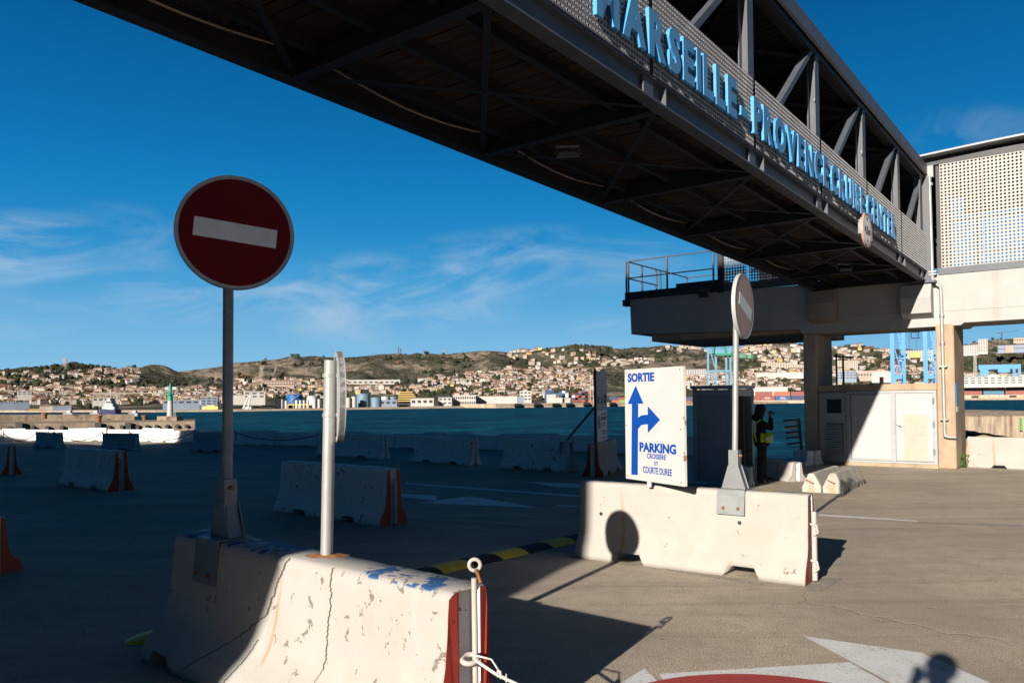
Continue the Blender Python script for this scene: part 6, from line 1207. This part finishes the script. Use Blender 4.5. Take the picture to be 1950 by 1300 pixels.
# yard crane right
Dc = rad_u(1895, 0)+60; k_ = Dc/FPX*.93; pc = far(1866, 751, Dc); Mx = Matrix.Translation(pc) @ Matrix.Rotation(-math.atan2(pc.x, pc.y), 4, 'Z'); e = empty('yard_crane', Mx, 'bright blue gantry yard crane behind the right hand containers', 'crane')
m = MB(); 
for dx in (1, 10, 50, 58): m.box((dx*k_, 0, 0), ((dx+4)*k_, 3, 44*k_))
m.build('leg', M['bluecrane'], e); m = MB(); m.box((-1*k_, -.5, 44*k_), (62*k_, 3.5, 52*k_)); m.box((28*k_, -1.5, 38*k_), (46*k_, 3, 50*k_)); m.box((3*k_, -.4, 36*k_), (10*k_, 2, 44*k_)); m.build('girder', M['bluecrane'], e)
m = MB(); m.box((33*k_, -1.2, 27*k_), (40*k_, 2, 33*k_)); m.build('spreader', M['wally'], e); m = MB(); m.box((13*k_, -.3, 26*k_), (30*k_, 1, 34*k_)); m.build('cab', M['silo'], e)
for x, yb, yt, D, w_, mt, nm, lb in ((1858, 742, 683, rad_u(1858, 0)+80, 2.2, 'silo', 'lattice_mast', 'pale lighting mast with a blue head right of the tan column'), (1127, 770, 716, rad_u(1127, 0)+15, 3.4, 'wallw', 'lattice_mast', 'white lattice mast left of the notice board'), (1441, 745, 712, 620, 1.2, 'wallw', 'lattice_mast', 'short white mast just right of the booth'), (125, 699, 683, 1900, 3.0, 'wallp', 'power_pylon', 'red and white pylon on top of the left hill'), (759, 676, 661, 2880, .8, 'steel_lt', 'radio_mast', 'thin left mast on the ridge'), (763, 676, 663, 2880, 1.0, 'steel_lt', 'radio_mast', 'thin right mast of the pair on the ridge'), (845, 676, 667, 2880, 1.6, 'wallp', 'radio_mast', 'short reddish mast on the ridge right of the pair')):
    m = MB(); p = far(x, yb, D); k_ = D/FPX; lattice(m, p, (yb-yt)*k_, w_*k_, 5, .45*k_)
    if nm == 'power_pylon': 
        for z in (9, 12, 14): m.beam(p+Vector((-5*k_, 0, z*k_)), p+Vector((5*k_, 0, z*k_)), .5*k_, .5*k_)
    if x == 1858: m.box((p.x-6*k_, p.y, p.z+57*k_), (p.x+6*k_, p.y+2, p.z+59*k_))
    tag(m.build(nm, M[mt], None, True), lb, 'mast', None)
m = MB(); p = far(1908, 652, 2300); k_ = 2300/FPX; m.beam(p, p+Z_*16*k_, 1.0*k_, 1.0*k_); m.beam(p+Vector((-9*k_, 0, 15*k_)), p+Vector((26*k_, 0, 19*k_)), .7*k_, .7*k_); m.beam(p+Vector((0, 0, 18*k_)), p+Vector((-9*k_, 0, 15*k_)), .4*k_, .4*k_); tag(m.build('tower_crane', M['steel_lt'], None, True), 'distant tower crane on the right skyline', 'crane')
a, b = far(1832, 718, 1600), far(1940, 712, 1700); m = MB(); m.beam(a, b, 8, 2.4); 
for k in range(9): q_ = a*(1-k/8)+b*(k/8); m.box((q_.x-1, q_.y-1, q_.z-14), (q_.x+1, q_.y+1, q_.z-1.2))
tag(m.build('road_viaduct', M['wallg'], None, True), 'thin grey road viaduct crossing behind the yard crane', 'viaduct')
# ------------------------------------------------------------------ trees
tp_ = []
for i in range(8):
    m = MB(); rn = random.Random(100+i); kind = ('tree_d', 'tree_d', 'tree_m', 'tree_b', 'tree_d', 'tree_m', 'tree_d', 'tree_d')[i]
    for k in range(9): a_ = rn.random()*6.28; r_ = rn.uniform(0, 2.6); m.blob((math.cos(a_)*r_, math.sin(a_)*r_*.8, rn.uniform(3.2, 6.4)), rn.uniform(1.1, 2.1), i*11+k, 2, .75, 1.9)
    n0 = len(m.f); m.tube([(0, 0, -2), (0, 0, 4)], [.3, .2], 6, mi=1)
    for k in range(3): a_ = k*2.1; m.tube([(0, 0, 2.5), (math.cos(a_)*1.3, math.sin(a_)*1.3, 4.6)], .12, 5, mi=1)
    tp_.append((m, kind))
tz = [(0, 262, 700, 742, 420, 'd'), (0, 440, 742, 772, 190, 'm'), (135, 205, 767, 782, 26, 'd'), (255, 440, 724, 748, 90, 'd'), (440, 660, 722, 762, 150, 'm'), (800, 900, 688, 708, 70, 'd'), (740, 900, 712, 752, 130, 'd'), (900, 1140, 700, 748, 330, 'm'), (1080, 1180, 680, 700, 90, 'd'), (960, 1110, 672, 700, 40, 'd'),
      (1300, 1440, 690, 745, 100, 'm'), (1400, 1530, 652, 706, 200, 'd'), (1430, 1530, 712, 742, 50, 'b'), (1590, 1790, 660, 708, 190, 'm'), (1620, 1790, 706, 734, 70, 'm'), (1834, 1990, 674, 716, 160, 'm'), (1834, 1990, 645, 665, 22, 'd'), (1140, 1240, 700, 740, 40, 'd'), (760, 1140, 744, 762, 170, 'm'), (450, 660, 750, 764, 50, 'm'), (1436, 1530, 716, 748, 60, 'm'), (1590, 1800, 720, 745, 60, 'm'), (450, 900, 672, 700, 150, 'm'), (1000, 1340, 654, 668, 220, 'm'), (1100, 1340, 664, 690, 120, 'd'), (20, 260, 697, 704, 40, 'd')]
tl = []; rn = random.Random(6)
for x0, x1, y0, y1, cnt, kd in tz:
    for k in range(cnt):
        x = rn.uniform(x0, x1); y = rn.uniform(y0, y1); y = max(y, (min(lerp_tab(SKYL, x), lerp_tab(FRONT, x)) if x < 260 else lerp_tab(SKYL, x))+.8); p, u = ground_at(x, y); i_ = rn.choice({'d': (0, 1, 4, 6, 7, 2), 'm': (2, 5, 0, 3, 1), 'b': (3, 3, 2, 5)}[kd]); tl.append((math.hypot(p.x, p.y), x, y, p, i_, rn.uniform(.7, 1.35), rn.random()*6.28))
tl.sort(key=lambda t: t[0]/t[5]); used = {}; tmats = [M['tree_d'], M['tree_m'], M['tree_b'], M['trunk']]; ti = {'tree_d': 0, 'tree_m': 1, 'tree_b': 2}; st2 = MB()
TN = {'tree_d': 'dark green tree', 'tree_m': 'olive green tree', 'tree_b': 'brown winter tree'}
def where(x):
    for lim, w_ in ((130, 'at the far left shore'), (260, 'on the left shore behind the breakwater'), (440, 'behind the lighthouse'), (660, 'around the blue tank'), (800, 'above the grey tanks'), (900, 'behind the white office'), (1140, 'in the town left of the exit board'), (1300, 'behind the exit board'), (1440, 'behind the booth'), (1540, 'left of the left column'), (1700, 'above the plant room'), (1800, 'between the blue crane legs')):
        if x < lim: return w_
    return 'right of the tan column'
for i, (D, x, y, p, pi, sc, yaw) in enumerate(tl):
    m, kd = tp_[pi]; k = max(.5, min(2.4, 7.0*D/FPX/6.0))*sc*(.5 if (y < lerp_tab(SKYL, x)+9 and x > 262) else 1); Mx = Matrix.Translation(p-Z_*k*1.5) @ Matrix.Rotation(yaw, 4, 'Z') @ Matrix.Diagonal((k, k, k*.85, 1))
    if i < 230:
        if pi not in used: o = m.build('tree', [M[kd], M['trunk']]); used[pi] = o.data
        else: o = bpy.data.objects.new('tree', used[pi]); COL.objects.link(o)
        o.matrix_world = Mx; tag(o, f'{TN[kd]} {where(x)}', 'tree', 'trees across the water')
    else:
        o_ = len(st2.v); st2.v += [Mx @ v for v in m.v]; st2.f += [[q+o_ for q in f] for f in m.f]; st2.m += [ti[kd] if q == 0 else 3 for q in m.m]; st2.sm += m.sm
tag(st2.build('distant_woods', tmats, None, True), 'dark woods and scattered trees covering the far hills', 'woods', None, 'stuff')
# ------------------------------------------------------------------ people
def figure(name, Mx, label, joints, edges, faces_fn, mats, extra=None):
    me = bpy.data.meshes.new('f'); idx = {k: i for i, k in enumerate(joints)}
    me.from_pydata([joints[k][0] for k in joints], [(idx[a], idx[b]) for a, b in edges], []); o = bpy.data.objects.new('f', me); COL.objects.link(o)
    sk = o.modifiers.new('s', 'SKIN'); sk.use_smooth_shade = True
    for k, i in idx.items():
        r = joints[k][1]; sv = me.skin_vertices[0].data[i]; sv.radius = r if isinstance(r, tuple) else (r, r); sv.use_root = (k == 'pelvis')
    sb = o.modifiers.new('b', 'SUBSURF'); sb.levels = 2; sb.render_levels = 2
    dg = bpy.context.evaluated_depsgraph_get(); dg.update(); m2 = bpy.data.meshes.new_from_object(o.evaluated_get(dg)); bpy.data.objects.remove(o)
    for m in mats: m2.materials.append(m)
    for p in m2.polygons: p.material_index = faces_fn(p.center); p.use_smooth = True
    e = bpy.data.objects.new(name, m2); COL.objects.link(e); e.matrix_world = Mx; FR[e.name] = Mx.copy(); tag(e, label, 'person'); return e
def body(elb, wr, hand, lean=0.0, spread=1.0, fing=True):
    J = {'pelvis': ((0, 0, .90), (.125, .15)), 'waist': ((.0, 0, 1.06), (.115, .14)), 'chest': ((-.02+lean, 0, 1.27), (.13, .17)), 'neck0': ((-.005+lean, 0, 1.42), .065), 'neck': ((.015+lean, 0, 1.47), .055), 'jaw': ((.045+lean, 0, 1.53), (.065, .07)), 'head': ((.03+lean, 0, 1.615), (.10, .085)), 'crown': ((.02+lean, 0, 1.69), (.065, .06)), 'nose': ((.135+lean, 0, 1.585), .012)}
    E = [('pelvis', 'waist'), ('waist', 'chest'), ('chest', 'neck0'), ('neck0', 'neck'), ('neck', 'jaw'), ('jaw', 'head'), ('head', 'crown'), ('head', 'nose')]
    for s, n in ((-1, 'r'), (1, 'l')):
        J['sh'+n] = ((-.02+lean, s*.175, 1.375), .072); J['el'+n] = ((elb[0], s*elb[1], elb[2]), .052); J['wr'+n] = ((wr[0], s*wr[1], wr[2]), .032); J['ha'+n] = ((hand[0], s*hand[1], hand[2]), (.026, .04))
        E += [('chest', 'sh'+n), ('sh'+n, 'el'+n), ('el'+n, 'wr'+n), ('wr'+n, 'ha'+n)]
        if fing:
            for q in range(4): J[f'f{q}{n}'] = ((hand[0]+.02, s*(hand[1]-.03+.02*q), hand[2]+.055-abs(q-1.5)*.008), .010); J[f'g{q}{n}'] = ((hand[0]+.045, s*(hand[1]-.035+.018*q), hand[2]+.075-abs(q-1.5)*.01), .008); E += [('ha'+n, f'f{q}{n}'), (f'f{q}{n}', f'g{q}{n}')]
            J['th'+n] = ((hand[0]-.02, s*(hand[1]-.045), hand[2]+.03), .011); E.append(('ha'+n, 'th'+n))
        J['hp'+n] = ((0, s*.09*spread, .86), .12); J['kn'+n] = ((.035*s, s*.10*spread, .49), .09); J['an'+n] = ((-.03+.05*s, s*.11*spread, .12), .07); J['he'+n] = ((-.05+.05*s, s*.11*spread, .045), .042); J['to'+n] = ((.13+.05*s, s*.13*spread, .038), (.045, .032))
        E += [('pelvis', 'hp'+n), ('hp'+n, 'kn'+n), ('kn'+n, 'an'+n), ('an'+n, 'he'+n), ('an'+n, 'to'+n)]
    return J, E
gp = G(1452, 921); fa = math.atan2(-.15, 1.0)
MG = frame(gp, fa) @ Matrix.Scale(.985, 4)
J, E = body((.19, .20, 1.19), (.20, .075, 1.43), (.185, .05, 1.50), lean=-.03)
def ff(c):
    if c.z > 1.44 and c.x > .06 and c.x < .17 and abs(c.y) < .08 and c.z < 1.62: return 1
    if c.z > 1.47 and c.x > .14: return 1
    return 0
gd = figure('person', MG, 'person in black with hi-vis yellow vest around the waist, standing by the booth', J, E, ff, [M['cloth'], M['skin']])
mb = MB(); vs, fs = ICO[2]; mb.add([(v.x*.125-.015+(-.02 if v.z < 0 else 0), v.y*.115, v.z*.135+1.625) for v in vs], fs, None, 0, True)
mb.tube([(-.07, -.06, 1.52), (-.12, 0, 1.46), (-.07, .06, 1.52)], [.07, .09, .07], 8); mb.build('hood', M['cloth'], gd)
mb = MB(); mb.loft([[(.0+.155*math.cos(a)*k, .205*math.sin(a)*k, z) for a in [q*math.pi/12 for q in range(24)]] for z, k in ((.83, .97), (.86, 1.05), (1.08, 1.0), (1.12, .90))], caps=False, smooth=True, closed=True); mb.build('jacket_hem', M['cloth'], gd)
mb = MB(); mb.loft([[(.0+.175*math.cos(a)*k, .225*math.sin(a)*k, z) for a in [q*math.pi/12-1.9 for q in range(19)]] for z, k in ((.93, .98), (.95, 1.03), (1.10, 1.02), (1.12, .97))], caps=False, smooth=True, closed=False)
mb.tube([(-.13, -.13, .93), (-.18, -.15, 1.12), (-.17, -.17, 1.30), (-.06, -.20, 1.41), (.08, -.15, 1.37)], .017, 6); mb.bbox((.03, -.30, .92), (.19, -.20, 1.14), c=.03); v_ = mb.build('hi_vis_vest', M['hivis'], gd)
mb = MB(); mb.box((.03, -.306, .975), (.19, -.302, 1.03)); mb.build('reflective_band', M['reflect'], v_)
mb = MB(); mb.box((.045, -.306, 1.075), (.175, -.302, 1.085)); mb.box((.045, -.306, 1.04), (.05, -.302, 1.085)); mb.build('pocket_flap', M['cloth'], v_)
mb = MB(); mb.bbox((.17, -.06, 1.50), (.22, .06, 1.60), c=.012); mb.tube([(.22, 0, 1.55), (.27, 0, 1.55)], .03, 10); mb.build('base_', M['black'])
cm_ = bpy.data.objects['base_']; cm_.name = 'photo_camera'; cm_.matrix_world = MG; tag(cm_, 'small black camera held up at the face of the person in black', 'camera')
# photographer beside the camera, out of frame; the head's shadow falls at the lower right
bk = Vector((-.32, -.19, 0)); mb = MB(); mb.bbox((bk.x-.35, bk.y-.45, 0), (bk.x+.3, bk.y+.12, .56), c=.02); tag(mb.build('concrete_block', M['conc'], None, True), 'added concrete block out of frame that lifts the photographer to place the head shadow', 'concrete block')  # block added to raise the photographer until the head shadow falls in frame
MPp = Matrix.Translation((bk.x, bk.y, .56)) @ Matrix.Rotation(rad(90), 4, 'Z')
J, E = body((.10, .26, 1.22), (.13, .12, 1.44), (.14, .07, 1.52), lean=0)
ph = figure('person', MPp, 'photographer out of frame whose shadow falls on the painted arrow at lower right', J, E, lambda c: 1 if (c.z > 1.47) else 0, [M['cloth'], M['skin']])
mb = MB(); mb.add([(v.x*.12+.005, v.y*.10, v.z*.115+1.65) for v in vs], fs, None, 0, True); mb.build('hair', M['hair'], ph)
